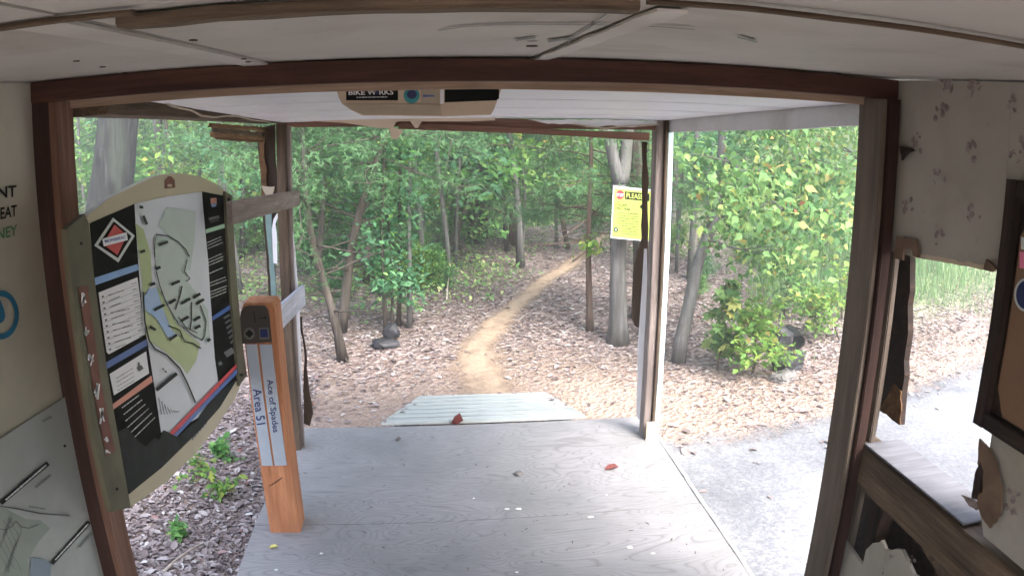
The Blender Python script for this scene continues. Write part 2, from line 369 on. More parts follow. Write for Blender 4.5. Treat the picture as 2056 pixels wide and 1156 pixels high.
# ---------------------------------------------------------------- the ground
def hash2(x, y): return np.sin(x*1.7+np.sin(y*1.3)*1.1)*.5+np.sin(y*2.1+np.sin(x*.9)*1.7+1.3)*.5
def gz(x, y):
    x = np.asarray(x, float); y = np.asarray(y, float)
    z = -.20+.03*hash2(x, y)*np.clip((y-4.5)/2, 0, 1)+.012*hash2(x*3.1, y*2.7)
    z = z+.10*np.clip((y-6)/6, 0, 1)*np.clip((x+1.0)/3, 0, 1)          # the trail climbs a little
    crest = 12.6+.5*np.clip(x-1.5, 0, 6)
    z = z-4.2*np.clip((y-crest)/14, 0, 1)**1.15*np.clip((9-x)/6, 0, 1)       # the wood falls away beyond the crest
    z = z+16*np.clip((y-45)/50, 0, 1)**1.2                               # and climbs again far off
    bank = np.clip((x-4.6)/6, 0, 1)*np.clip((y-5.8)/3, 0, 1)
    z = z+1.7*bank**1.1
    z = z+14*np.clip((x-22)/40, 0, 1)
    return z
def ground_at(px, py):
    p = PZ(px, py, -.2)
    for _ in range(12): p = PZ(px, py, float(gz(p.x, p.y)))
    return p
GX = np.concatenate([np.linspace(-70, -8, 26)[:-1], np.linspace(-8, 12, 201)[:-1], np.linspace(12, 90, 36)])
GY = np.concatenate([np.linspace(-14, 1, 12)[:-1], np.linspace(1, 16, 181)[:-1], np.linspace(16, 120, 60)])
def grid(name, X, Y, zoff, mat, kind='structure', keep=None, attrs=None):
    xx, yy = np.meshgrid(X, Y); zz = gz(xx, yy)+zoff
    V = np.stack([xx, yy, zz], -1).reshape(-1, 3); nx, ny = len(X), len(Y)
    F = [(j*nx+i, j*nx+i+1, (j+1)*nx+i+1, (j+1)*nx+i) for j in range(ny-1) for i in range(nx-1) if keep is None or keep((X[i]+X[i+1])/2, (Y[j]+Y[j+1])/2)]
    me = bpy.data.meshes.new(name); me.from_pydata(V.tolist(), [], F)
    for an, fn in (attrs or {}).items():
        a = me.attributes.new(an, 'FLOAT', 'POINT'); a.data.foreach_set('value', fn(V[:, 0], V[:, 1]).astype(np.float32))
    return tag(link(name, me, mat, smooth=True), kind=kind)
TRAIL = [(.42, 4.3), (.43, 5.4), (.38, 6.1), (.42, 6.7), (.73, 7.6), (1.05, 8.3), (1.41, 9.09), (1.95, 10.2), (2.53, 11.4), (3.4, 13.2), (4.8, 16)]
TW = [.30, .24, .20, .17, .14, .13, .12, .12, .12, .12, .12]
def trail_d(x, y):
    """distance from the trail's middle line divided by its half width there"""
    best = np.full(np.shape(x), 99.)
    for i in range(len(TRAIL)-1):
        a, b = np.array(TRAIL[i]), np.array(TRAIL[i+1]); d = b-a; t = np.clip(((x-a[0])*d[0]+(y-a[1])*d[1])/(d@d), 0, 1)
        dist = np.hypot(x-a[0]-t*d[0], y-a[1]-t*d[1]); best = np.minimum(best, dist/(TW[i]+(TW[i+1]-TW[i])*t))
    return best
def gravel_y(x): return np.interp(x, [1.3, 2.1, 2.9, 3.9, 5.1, 9, 20], [4.42, 4.52, 4.7, 5.1, 5.55, 6.6, 8])
def dirt_mask(x, y):      # trampled bare earth in front of the ramp, fading out to the litter
    a = 1-np.clip(np.hypot((x-.6)/3.2, (y-4.9)/1.9)-.25, 0, 1)*1.15
    b = 1-np.clip((y-gravel_y(x)-.1)/1.3, 0, 1); b = b*np.clip((x-.5)/1, 0, 1)*.8
    return np.clip(np.maximum(a, b), 0, 1)
def grass_mask(x, y):
    return np.clip((x-3.7)/1.4, 0, 1)*np.clip((y-gravel_y(x)-1.0)/1.0, 0, 1)
def litter_colour(n, v):
    w = nd(n, 'ShaderNodeTexVoronoi'); w.inputs['Scale'].default_value = 26; w.inputs['Randomness'].default_value = 1
    dis = noise(n, v, 9, 3, .6); vv = n.nodes.new('ShaderNodeVectorMath'); vv.operation = 'ADD'
    sc = n.nodes.new('ShaderNodeVectorMath'); sc.operation = 'SCALE'; sc.inputs[3].default_value = .12
    cc = n.nodes.new('ShaderNodeCombineXYZ'); n.links.new(dis, cc.inputs[0]); n.links.new(dis, cc.inputs[1])
    n.links.new(cc.outputs[0], sc.inputs[0]); n.links.new(v, vv.inputs[0]); n.links.new(sc.outputs[0], vv.inputs[1]); n.links.new(vv.outputs[0], w.inputs['Vector'])
    sep = n.nodes.new('ShaderNodeSeparateColor'); n.links.new(w.outputs['Color'], sep.inputs[0])
    c = ramp(n, sep.outputs[0], [(0, (.10, .07, .062)), (.35, (.21, .155, .14)), (.7, (.31, .245, .225)), (.95, (.42, .35, .32)), (1, (.52, .45, .41))])
    return c, w.outputs['Distance']
m, n, out = newmat('forest_floor'); v = coords(n, world=True)
c, dist = litter_colour(n, v)
fine = noise(n, v, 45, 5, .7); big = noise(n, v, .9, 4, .6)
c = mix(n, ramp(n, big, [(.4, (0, 0, 0)), (.65, (.5, .5, .5))]), c, (.11, .085, .06))
earth = ramp(n, fine, [(.3, (.25, .175, .135)), (.55, (.38, .285, .23)), (.75, (.54, .44, .38))])
at = nd(n, 'ShaderNodeAttribute', attribute_name='dirt')
mm = n.nodes.new('ShaderNodeMath'); mm.operation = 'MULTIPLY_ADD'; n.links.new(noise(n, v, 6, 5, .7), mm.inputs[0]); mm.inputs[1].default_value = 1.1; mm.inputs[2].default_value = -.4
ad = n.nodes.new('ShaderNodeMath'); ad.operation = 'ADD'; ad.use_clamp = True; n.links.new(at.outputs['Fac'], ad.inputs[0]); n.links.new(mm.outputs[0], ad.inputs[1])
mu = n.nodes.new('ShaderNodeMath'); mu.operation = 'MULTIPLY'; mu.use_clamp = True; n.links.new(ad.outputs[0], mu.inputs[0]); n.links.new(at.outputs['Fac'], mu.inputs[1])
c = mix(n, mu.outputs[0], c, earth)
ga = nd(n, 'ShaderNodeAttribute', attribute_name='grass')
gc = ramp(n, noise(n, v, 14, 5, .7), [(.35, (.12, .2, .06)), (.65, (.28, .34, .16))])
gm = n.nodes.new('ShaderNodeMath'); gm.operation = 'MULTIPLY'; gm.inputs[1].default_value = .85; n.links.new(ga.outputs['Fac'], gm.inputs[0])
c = mix(n, gm.outputs[0], c, gc)
finish(n, out, c, .95, dist, .8, .03, .1)
M['ground'] = m
grid('ground', GX, GY, 0, m, attrs={'dirt': dirt_mask, 'grass': grass_mask})
# the bare trail: a sheet just above the litter whose edge breaks up among the leaves
def edgemat(name, stops, scale, attr, vor=None, rough=.95):
    m, n, out = newmat(name); v = coords(n, world=True)
    a = noise(n, v, scale, 6, .7); c = ramp(n, a, stops)
    if vor:
        w = nd(n, 'ShaderNodeTexVoronoi'); w.inputs['Scale'].default_value = vor; n.links.new(v, w.inputs['Vector'])
        sep = n.nodes.new('ShaderNodeSeparateColor'); n.links.new(w.outputs['Color'], sep.inputs[0])
        c = mix(n, .55, c, ramp(n, sep.outputs[0], [(0, stops[0][1]), (.5, stops[1][1]), (1, stops[-1][1])]))
        lb = noise(n, v, 1.1, 4, .6); c = mix(n, ramp(n, lb, [(.4, (0, 0, 0)), (.62, (.6, .6, .6))]), c, tuple(x*.6 for x in stops[0][1]))
    p = finish(n, out, c, rough, a, .5, .01, .15)
    at = nd(n, 'ShaderNodeAttribute', attribute_name=attr)
    e = n.nodes.new('ShaderNodeMath'); e.operation = 'MULTIPLY_ADD'; n.links.new(noise(n, v, 7, 6, .75), e.inputs[0]); e.inputs[1].default_value = 2.2; e.inputs[2].default_value = -1.1
    s = n.nodes.new('ShaderNodeMath'); s.operation = 'ADD'; n.links.new(at.outputs['Fac'], s.inputs[0]); n.links.new(e.outputs[0], s.inputs[1])
    k = n.nodes.new('ShaderNodeMapRange'); k.inputs[1].default_value = .05; k.inputs[2].default_value = .95; n.links.new(s.outputs[0], k.inputs[0])
    tr = n.nodes.new('ShaderNodeBsdfTransparent'); ms = n.nodes.new('ShaderNodeMixShader')
    n.links.new(k.outputs[0], ms.inputs[0]); n.links.new(tr.outputs[0], ms.inputs[1]); n.links.new(p.outputs[0], ms.inputs[2]); n.links.new(ms.outputs[0], out.inputs[0])
    return m
M['trail'] = edgemat('trail_earth', [(.3, (.27, .195, .14)), (.5, (.35, .26, .19)), (.75, (.44, .345, .26))], 30, 'edge')
grid('trail', np.linspace(-.6, 5.2, 117), np.linspace(4.55, 16, 180), .006, M['trail'], keep=lambda x, y: trail_d(np.array(x), np.array(y)) < 1.9,
     attrs={'edge': lambda x, y: np.clip(1.3-1.0*trail_d(x, y), -.6, .9)})
M['gravel'] = edgemat('grey_gravel', [(.3, (.14, .147, .165)), (.5, (.235, .24, .255)), (.75, (.36, .36, .37))], 60, 'edge', 55)
def gravel_y(x): return np.interp(x, [1.3, 2.1, 2.9, 3.9, 5.1, 9, 20], [4.42, 4.52, 4.7, 5.1, 5.55, 6.6, 8])
grid('gravel_road', np.linspace(1.2, 20, 150), np.concatenate([np.linspace(-10, 1, 14)[:-1], np.linspace(1, 8.5, 90)]), .008, M['gravel'],
     keep=lambda x, y: y < gravel_y(x)+.25, attrs={'edge': lambda x, y: np.clip((gravel_y(x)-y)/.35+.45, -.6, 1.4)})

# ---------------------------------------------------------------- deck (floor of the shelter)
m, n, out = newmat('weathered_plywood'); 
v = coords(n, (1, 1, 1), True)
mp = n.nodes.new('ShaderNodeMapping'); mp.inputs['Scale'].default_value = (.5, 2.2, 1); n.links.new(v, mp.inputs[0])
wv = noise(n, mp.outputs[0], 1.7, 2, .45, 1.2)
ml = n.nodes.new('ShaderNodeMath'); ml.operation = 'MULTIPLY'; ml.inputs[1].default_value = 26; n.links.new(wv, ml.inputs[0])
fr = n.nodes.new('ShaderNodeMath'); fr.operation = 'PINGPONG'; fr.inputs[1].default_value = .5; n.links.new(ml.outputs[0], fr.inputs[0])
mp2 = n.nodes.new('ShaderNodeMapping'); mp2.inputs['Scale'].default_value = (.1, 1, 1); n.links.new(v, mp2.inputs[0])
gr = noise(n, mp2.outputs[0], 130, 4, .7)
lines = ramp(n, fr.outputs[0], [(.02, (.20, .193, .195)), (.12, (.275, .267, .271)), (.5, (.305, .297, .306))])
c = mix(n, ramp(n, gr, [(.4, (0, 0, 0)), (.65, (.5, .5, .5))]), lines, (.19, .186, .19))
c = mix(n, ramp(n, noise(n, v, 1.6, 5, .6), [(.42, (0, 0, 0)), (.7, (.7, .7, .7))]), c, (.17, .175, .172))
c = mix(n, ramp(n, noise(n, v, 60, 3, .7), [(.66, (0, 0, 0)), (.72, (.7, .7, .7))]), c, (.1, .09, .085))
finish(n, out, c, .85, gr, .25, .004, .2); M['ply'] = m
def zrect(x0, y0, x1, y1, z): return [(x0, y0, z), (x1, y0, z), (x1, y1, z), (x0, y1, z)]
deck = tag(bpy.data.objects.new('deck', None), kind='structure'); COL.objects.link(deck); deck.location = (.2, 3, 0)
tag(deck, 'weathered grey plywood deck under the porch')
slab('plywood_sheet', [(-.895, 3.312, 0), (1.325, 3.345, 0), (1.335, 4.51, 0), (-.84, 4.50, 0)], (0, 0, -.02), M['ply'], deck)
slab('plywood_sheet', [(-.895, 2.05, 0), (1.335, 2.05, 0), (1.328, 3.341, 0), (-.893, 3.308, 0)], (0, 0, -.02), M['ply'], deck)
slab('plywood_sheet', [(-1.14, -1.3, 0), (1.38, -1.3, 0), (1.38, 2.046, 0), (-1.14, 2.046, 0)], (0, 0, -.02), M['ply'], deck)
for x in (-.84, .2, 1.28): beam('joist', (x, -1.25, -.085), (x, 4.46, -.085), .125, .04, M['brown_wood'], deck)
beam('rim_board', (-.87, 4.485, -.08), (1.32, 4.485, -.08), .11, .03, M['grey_wood'], deck)
beam('edge_strip', (1.345, 1.9, -.012), (1.347, 4.4, -.012), .03, .02, M['white2'], deck, seg=30, jit=.003)

# ---------------------------------------------------------------- the shelter
sh = thing('wooden_shelter', (0, 2, 0), 'ramshackle timber shelter with stained ceiling, floral wallpaper and a small open porch', 'shelter')
ZC = 2.062
xs = [(-1.17, -.392), (-.386, .255), (.262, 1.38)]
for k, (a, b) in enumerate(xs):
    for (y0, y1) in ((-1.3, .775), (.78, 2.03)):
        z = ZC+.0015*k
        slab('ceiling_panel', [(a, y0, z), (b, y0, z), (b, y1, z+.002*(k == 1)), (a, y1, z)], (0, 0, .012), M['ceil'], sh)
M['ceil_white'] = plain('ceiling_joint_tape', (.52, .49, .46), .6, .06, 6, dirt=(.3, .25, .2), dirtamt=.4)
slab('joint_strip', ragged([(.255, .86, ZC-.001), (.292, .86, ZC-.001), (.30, 2.0, ZC-.001), (.262, 2.0, ZC-.001)], .004, .08, 3), (0, 0, -.004), M['ceil_white'], sh)
slab('joint_strip', [(-.455, .80, ZC-.001), (-.392, .80, ZC-.001), (-.392, 2.0, ZC-.001), (-.455, 2.0, ZC-.001)], (0, 0, -.005), M['ceil_white'], sh)
beam('ceiling_batten', (-.335, .835, ZC-.009), (.215, .80, ZC-.009), .014, .04, M['brown_wood'], sh)
beam('ceiling_batten', (-1.1, .779, ZC-.005), (-.30, .779, ZC-.005), .006, .018, M['brown_wood'], sh)
beam('ceiling_batten', (.22, .779, ZC-.005), (1.3, .779, ZC-.005), .006, .014, M['brown_wood'], sh)
for k, (px, py) in enumerate(((285, 42), (388, 80), (490, 118), (498, 124), (206, 134), (252, 146), (154, 122), (1068, 92))):
    p = PZ(px, py, ZC-.006); r = .006 if k != 7 else .011
    slab('nail_head', ragged([p+Vector((r*math.cos(a), r*1.6*math.sin(a), 0)) for a in (0, 1.2, 2.4, 3.6, 4.9)], .002, .004, k), (0, 0, -.002), M['rust'], sh)
# scuffs and cracks in the ceiling boards
cr = []
for pts, w in (([(880, 62), (925, 55), (1010, 50), (1100, 50), (1190, 50), (1300, 53), (1395, 60)], 1.6), ([(1035, 82), (1075, 76)], 3), ([(1100, 84), (1145, 78)], 4), ([(1120, 112), (1150, 75), (1185, 55), (1240, 8)], 3), ([(1480, 75), (1520, 85)], 3)):
    cr += path_strip(lambda a, b: PZ(a, b, ZC-.0015), pts, w)
decals('ceiling_crack', cr, M['inkgrey'], sh)
# outer roof so that no light falls through the boards
slab('roof_deck', [(-1.3, -1.35, 2.14), (1.5, -1.35, 2.14), (1.5, 2.1, 2.14), (-1.3, 2.1, 2.14)], (0, 0, .03), M['dark_wood'], sh)
# near frame
YF = 1.93
beam('header_beam', (-1.10, YF+.04, 2.033), (1.31, YF+.04, 2.033), .055, .08, M['red_wood'], sh)
beam('header_board', (-.98, YF+.105, 2.003), (1.26, YF+.105, 2.003), .036, .04, M['tan_wood'], sh)
xl = PY(162, 340, 2.03).x; xl0 = PY(105, 340, YF).x
xi = (xl+xl0)/2
beam('corner_post', (-1.026, YF+.055, 0), (-1.026, YF+.055, 2.005), .10, .07, M['dark_red'], sh, up=(0, 1, 0))
beam('post_face_board', (xi-.009, YF+.052, 0), (xi-.009, YF+.052, 2.003), .11, .024, M['red_wood_light'], sh, up=(0, 1, 0))
beam('corner_post', (1.272, YF+.03, 0), (1.272, YF+.03, 2.005), .12, .035, M['dark_red'], sh, up=(0, 1, 0))
beam('corner_post', (1.245, YF+.05, 0), (1.245, YF+.05, 2.003), .13, .018, M['post_wood'], sh, up=(0, 1, 0))
# left wall and its painted marks
LW = onX(-1.049)
lwall = slab('left_wall', [(-1.052, 1.96, 0), (-1.052, -1.3, 0), (-1.052, -1.3, 2.06), (-1.052, 1.96, 2.06)], (-.05, 0, 0), M['wall'], sh)
text_on('painted_lettering', 'ONT', LW, (-30, 402), (33, 394), (-30, 378), M['black'], lwall, .02)
text_on('painted_lettering', 'EAT', LW, (1, 440), (34, 433), (1, 417), M['black'], lwall, .02)
text_on('painted_lettering', 'NEY', LW, (-6, 482), (35, 471), (-6, 460), M['green_ink'], lwall, .02)
ring = []
for k in range(40):
    a0, a1 = 2*math.pi*k/40, 2*math.pi*(k+1)/40
    q = lambda r, a: LW(2+r*math.cos(a)*36, 632+r*math.sin(a)*49)
    ring.append([q(1, a0), q(1, a1), q(.76, a1), q(.76, a0)])
decals('painted_ring', ring, M['sky_paint'], lwall)
decal('painted_dot', [LW(-12, 600), LW(1, 602), LW(8, 620), LW(11, 635), LW(7, 645), LW(-2, 650), LW(-15, 650)], M['sky_paint'], lwall)
mold = plain('black_mould', (.05, .045, .035), .9, .3, 20)
decals('mould_stain', [[LW(72, 205), LW(84, 210), LW(86, 330), LW(80, 340), LW(74, 290)]], mold, lwall)
# right wall: wallpapered board with a broken window hole
RW = onX(1.30)
wp = plain('faded_wallpaper', (.37, .345, .30), .8, .08, 4, dirt=(.21, .17, .12), dirtamt=.6)
rwall = thing_part = bpy.data.objects.new('right_wall', None); COL.objects.link(rwall); rwall.parent = sh; rwall.location = (1.30, -3, 1)
def wpiece(pts, off=0): return slab('wallpapered_board', [(1.30+off, y, z) for y, z in pts], (.012, 0, 0), wp, rwall)
def rag2(a, b, amp, step, seed):
    r = random.Random(seed); L = math.hypot(b[0]-a[0], b[1]-a[1]); n_ = max(2, int(L/step)); nx, ny = -(b[1]-a[1])/L, (b[0]-a[0])/L
    return [(a[0]+(b[0]-a[0])*k/n_+nx*r.uniform(-amp, amp)*(0 < k < n_), a[1]+(b[1]-a[1])*k/n_+ny*r.uniform(-amp, amp)*(0 < k < n_)) for k in range(n_+1)]
wpiece([(1.96, 2.06), (1.96, 1.57)]+rag2((1.80, 1.58), (1.44, 1.625), .003, .03, 5)+[(1.44, 2.06)])
wpiece(rag2((1.4395, 1.625), (1.385, 1.38), .008, .03, 6)+rag2((1.385, 1.36), (1.345, 1.05), .010, .03, 7)+[(1.30, .99), (-1.3, .99), (-1.3, 2.06), (1.4395, 2.06)])
wpiece([(1.96, .0), (1.96, .62), (1.80, .60)]+rag2((1.80, .66), (1.73, .735), .01, .025, 8)+rag2((1.70, .72), (1.62, .765), .01, .025, 9)+rag2((1.56, .74), (1.46, .70), .012, .02, 3)+rag2((1.40, .64), (1.28, .60), .012, .02, 4)+[(1.2, .72), (1.1, .84), (-1.3, .86), (-1.3, 0)])
mot = []; rm = random.Random(4)
def motif(cx, cy, s):
    for k in range(7):
        a = rm.uniform(0, 6.28); d = s*rm.uniform(.25, 1); rr = s*rm.uniform(.14, .42); y, z = cx+d*math.cos(a), cy+d*1.1*math.sin(a)
        el = rm.uniform(.3, 1); ph = rm.uniform(0, 3)
        xo = 1.2990-.00025*(len(mot) % 9)-.0001*(len(mot)//9 % 3)
        mot.append([Vector((xo, y+rr*math.cos(t)*math.cos(ph)-rr*el*math.sin(t)*math.sin(ph), z+rr*math.cos(t)*math.sin(ph)+rr*el*math.sin(t)*math.cos(ph))) for t in [i*.898 for i in range(7)]])
for px, py in ((1890, 229), (2030, 220), (1954, 296), (1888, 354), (1824, 415), (1956, 425), (1884, 478), (1914, 167), (1846, 285), (1905, 168), (2045, 305), (1960, 172), (2035, 1010)):
    p = RW(px, py); motif(p.y, p.z, .03)
for i in range(14):
    for j in range(14):
        y, z = 1.2-i*.17, .12+j*.15+(i % 2)*.07
        if z < 2.0 and not (y > 1.0 and .8 < z < 1.9): motif(y, z, .021)
for px, py in ((1790, 1120), (1832, 1122), (1770, 1140)):
    p = RW(px, py); motif(p.y, p.z, .018)
M['motif'] = plain('faded_flower_print', (.25, .205, .20), .8, .5, 45)
decals('flower_print', mot, M['motif'], rwall)
# studs, sill and cladding round the hole
beam('sill_rail', (1.325, 1.955, .905), (1.325, -.9, .925), .135, .085, M['brown_wood'], sh)
slab('sill_capping', [(1.286, 1.9, .9775), (1.42, 1.9, .9775), (1.42, 1.37, .985), (1.286, 1.37, .985)], (0, 0, .006), M['sill_wood'], sh)
beam('window_stud', (1.324, 1.935, .0), (1.324, 1.935, 1.6), .04, .02, M['post_wood'], sh, up=(0, 1, 0))
beam('lower_stud', (1.35, 1.82, .0), (1.35, 1.82, .84), .05, .06, M['dark_wood'], sh, up=(0, 1, 0))
CL = onX(1.36)
clad = ragged([CL(1772, 430), CL(1828, 500), CL(1823, 640), CL(1812, 780), CL(1806, 853), CL(1790, 842), CL(1764, 818), CL(1766, 640)], .006, .04, 9, only=(1, 2, 3, 4, 5))
slab('cladding_board', clad, (.02, 0, 0), M['dark_wood'], sh)
CL2 = onX(1.355)
slab('split_cladding', ragged([CL2(1796, 770), CL2(1809, 785), CL2(1807, 852), CL2(1788, 838), CL2(1764, 822), CL2(1775, 805)], .004, .02, 2), (.004, 0, 0), M['gold_wood'], sh)
slab('lower_cladding', [(1.41, 2.25, 0), (1.41, -1.3, 0), (1.41, -1.3, .9), (1.41, 2.25, .9)], (.02, 0, 0), M['dark_wood'], sh)
slab('upper_cladding', [(1.41, 1.9, 1.64), (1.41, -1.3, 1.64), (1.41, -1.3, 2.1), (1.41, 1.9, 2.1)], (.02, 0, 0), M['dark_wood'], sh)
slab('side_cladding', [(1.41, 1.33, .9), (1.41, -1.3, .9), (1.41, -1.3, 1.64), (1.41, 1.33, 1.64)], (.02, 0, 0), M['dark_wood'], sh)
T2 = onX(1.285)
for pts, mt in (([(1799, 474), (1839, 481), (1844, 517), (1833, 514), (1829, 497), (1815, 500), (1812, 522), (1794, 517)], 'card'), ([(1980, 520), (2000, 540), (1992, 546), (1974, 541)], 'card'),
                ([(1806, 293), (1828, 297), (1835, 303), (1822, 308), (1810, 322)], 'dark_wood'),
                ([(1966, 880), (1985, 900), (2000, 930), (2011, 985), (2008, 1035), (1987, 1060), (1972, 1040), (1960, 1010), (1972, 960), (1962, 930)], 'card'),
                ([(1968, 925), (1975, 945), (1972, 990), (1962, 1003), (1950, 998), (1957, 950)], 'dark_wood'),
                ([(1930, 993), (1952, 1000), (1965, 1012), (1960, 1024), (1945, 1015)], 'grey_wood')):
    slab('torn_panelling', ragged([T2(*p) for p in pts], .0015, .012, len(pts)), (.006, 0, 0), M[mt], sh)
slab('torn_panelling', ragged([RW(*p) for p in ((1830, 1060), (1845, 1075), (1862, 1110), (1890, 1156), (1910, 1180), (1950, 1170), (1905, 1120), (1860, 1085))], .003, .015, 3), (-.008, 0, 0), M['brown_wood'], sh)
beam('wallpaper_edging', RW(1835, 512), RW(1998, 541), .012, .004, M['cream'], sh, seg=14, jit=.002)
# porch: top plates, ceiling boards, far posts, far header
beam('left_top_plate', (-.93, 2.05, 2.0), (-.83, 4.2, 1.905), .08, .12, M['brown_wood'], sh)
nb = 4
for k in range(nb):
    y0, y1 = 2.085+k*(4.235-2.085)/nb, 2.085+(k+1)*(4.235-2.085)/nb
    z0, z1 = 1.996-.13*(y0-2.08)/2.15, 1.996-.13*(y1-2.08)/2.15
    slab('porch_ceiling_board', [(-.80, y0+.002, z0-.0018), (1.30, y0+.002, z0-.0018), (1.30, y1-.002, z1), (-.80, y1-.002, z1)], (0, 0, .008), M['white'], sh)
slab('porch_roof', [(-1.0, 2.08, 2.09), (1.5, 2.08, 2.09), (1.5, 4.5, 1.95), (-1.0, 4.5, 1.95)], (0, 0, .02), M['dark_wood'], sh)
FB = onX(1.31)
slab('right_fascia', ragged([(1.31, 2.06, 1.925), (1.31, 3.0, 1.865), (1.31, 4.26, 1.80), (1.31, 4.26, 1.93), (1.31, 2.06, 2.03)], .004, .12, 6, only=(0, 1)), (.02, 0, 0), M['white2'], sh)
F1, F2 = onY(4.19), onY(4.17)
slab('far_header', [F1(560, 243), F1(1330, 247), F1(1330, 262), F1(1100, 259), F1(872, 255), F1(590, 256)], (0, .05, 0), M['red_wood_light'], sh)
slab('far_header_lath', ragged([F2(800, 247), F2(1150, 262), F2(1305, 267), F2(1303, 283), F2(1100, 271), F2(872, 262), F2(800, 259)], .001, .1, 3), (0, .022, 0), M['red_wood_light'], sh)
F3 = onY(4.14)
slab('torn_cream_trim', [F3(*p) for p in ((580, 240), (700, 230), (994, 232), (994, 242), (940, 244), (847, 244), (839, 257), (833, 257), (824, 244), (800, 244), (794, 247), (790, 256), (809, 262), (806, 268), (797, 280), (786, 279), (781, 258), (757, 257), (691, 247), (610, 243))], (0, .012, 0), M['cream'], sh)
slab('peeling_lining', ragged([F3(*p) for p in ((1060, 240), (1320, 243), (1318, 250), (1270, 256), (1230, 252), (1180, 256), (1150, 250), (1100, 249))], .003, .03, 5), (0, .01, 0), M['white2'], sh)
# far left post and what is left of the cladding on it
YP = 4.22
pa, pb = PY(566, 250, YP), PY(597, 892, YP); pb.z = 0
beam('far_left_post', pb, (pa.x, YP, 1.87), .09, .05, M['brown_wood'], sh, up=(0, 1, 0))
pc, pe = PY(579, 250, YP), PY(606, 880, YP); pe.z = 0
beam('post_edge_board', (pe.x, YP+.02, 0), (pc.x, YP+.02, 1.87), .05, .02, M['grey_wood'], sh, up=(0, 1, 0))
D = onY(4.30)
slab('rotten_cladding', ragged([D(516, 258), D(552, 250), D(556, 400), D(552, 520), D(566, 880), D(556, 878), D(538, 560), D(528, 420)], .005, .06, 12), (0, .015, 0), M['rotten'], sh)
D = onY(4.275)
slab('split_lath', ragged([D(520, 280), D(532, 275), D(534, 360), D(536, 400), D(524, 400)], .008, .05, 2), (0, .01, 0), M['gold_wood'], sh)
D = onY(4.25)
slab('teal_strip', ragged([D(532, 425), D(545, 425), D(556, 600), D(562, 700), D(550, 700), D(541, 540)], .003, .06, 2), (0, .01, 0), M['teal'], sh)
D = onY(4.18)
slab('curled_strip', [D(*p) for p in ((556, 428), (549, 440), (547, 452), (546, 460), (549, 528), (557, 530), (556, 470), (553, 450), (560, 432))], (0, .004, 0), M['white'], sh)
D = onY(4.24)
slab('white_side_strip', [D(*p) for p in ((576, 425), (583, 428), (592, 500), (600, 600), (604, 700), (607, 790), (604, 860), (598, 860), (590, 640), (580, 500))], (0, .01, 0), M['white'], sh)
D = onY(4.30)
slab('broken_cladding', ragged([D(*p) for p in ((598, 640), (606, 635), (612, 690), (618, 760), (628, 830), (622, 855), (610, 850), (610, 700))], .005, .05, 2), (0, .015, 0), M['rotten'], sh)
slab('torn_lath', ragged([PY(*p, 4.16) for p in ((525, 373), (551, 375), (547, 390), (534, 392))], .003, .02, 2), (0, .006, 0), M['tan'], sh)
D = onX(-.885)
M['plank_wood'] = wood('bright_split_wood', (.09, .045, .02), (.24, .14, .07), (.4, .26, .14), axis='Y', bstr=.5)
for k_, (xa, ya, xb, yb, hh) in enumerate(((426, 247, 536, 256, 9), (432, 257, 534, 266, 8), (429, 266, 532, 274, 9), (438, 275, 528, 281, 5))):
    slab('broken_plank', ragged([D(xa, ya), D((xa+xb)/2, (ya+yb)/2), D(xb, yb), D(xb, yb+hh), D((xa+xb)/2, (ya+yb)/2+hh), D(xa+3*k_-4, ya+hh)], .0025, .04, 7+k_), (-.012-.003*k_, 0, 0), M[('plank_wood', 'brown_wood', 'plank_wood', 'gold_wood')[k_]], sh)
# boards nailed along the left side
beam('side_board', PX(462, 428, -.72), PX(598, 397, -.72), .085, .022, M['grey_wood'], sh, endjit=.01)
beam('side_board', PX(548, 650, -.715), PX(609, 592, -.715), .115, .022, M['pale_grey_wood'], sh, endjit=.01)
# far right post
q0, q1 = PY(1305, 868, YP), PY(1309, 255, YP); q0.z = 0
beam('far_right_post', (1.265, YP, 0), (1.265, YP, 1.87), .09, .045, M['grey_wood'], sh, up=(0, 1, 0))
beam('post_side_board', (1.297, YP-.02, 0), (1.297, YP-.02, 1.87), .10, .016, M['brown_wood'], sh, up=(0, 1, 0))
beam('aqua_corner_strip', (1.325, YP-.03, .01), (1.325, YP-.03, 1.81), .05, .03, M['aqua'], sh, up=(0, 1, 0))
beam('bare_post_foot', (1.29, YP-.082, 0), (1.29, YP-.082, .12), .012, .08, M['cream'], sh, up=(0, 1, 0))
D = onY(4.32)
slab('rotten_cladding', ragged([D(*p) for p in ((1290, 285), (1300, 285), (1300, 665), (1276, 655), (1269, 640), (1273, 560), (1281, 505), (1290, 480), (1291, 400))], .005, .06, 2), (0, .02, 0), M['rotten'], sh)
D = onY(4.29)
slab('white_side_strip', [D(*p) for p in ((1294, 500), (1299, 500), (1299, 862), (1278, 835), (1281, 700), (1288, 600))], (0, .01, 0), M['white'], sh)
# loose cables hanging under the top plate
w1 = [PX(x, y, -.79) for x, y in ((330, 205), (345, 213), (365, 218), (385, 222), (405, 233), (430, 236), (455, 233), (480, 234), (505, 241), (545, 246))]
cab = tubes('cable', [(w1, [.0035]*len(w1), 6, 0)], M['wire'], None, w1[0]); tag(cab, 'thin cream cable sagging under the porch edge at left', 'cable')
w2 = [F3(x, y)+Vector((0, -.01, 0)) for x, y in ((1150, 249), (1180, 254), (1215, 258), (1250, 254), (1290, 252), (1322, 250))]
cab = tubes('cable', [(w2, [.0045]*len(w2), 6, 0)], M['wire'], None, w2[0]); tag(cab, 'frayed pale cable strung along the far header at right', 'cable')

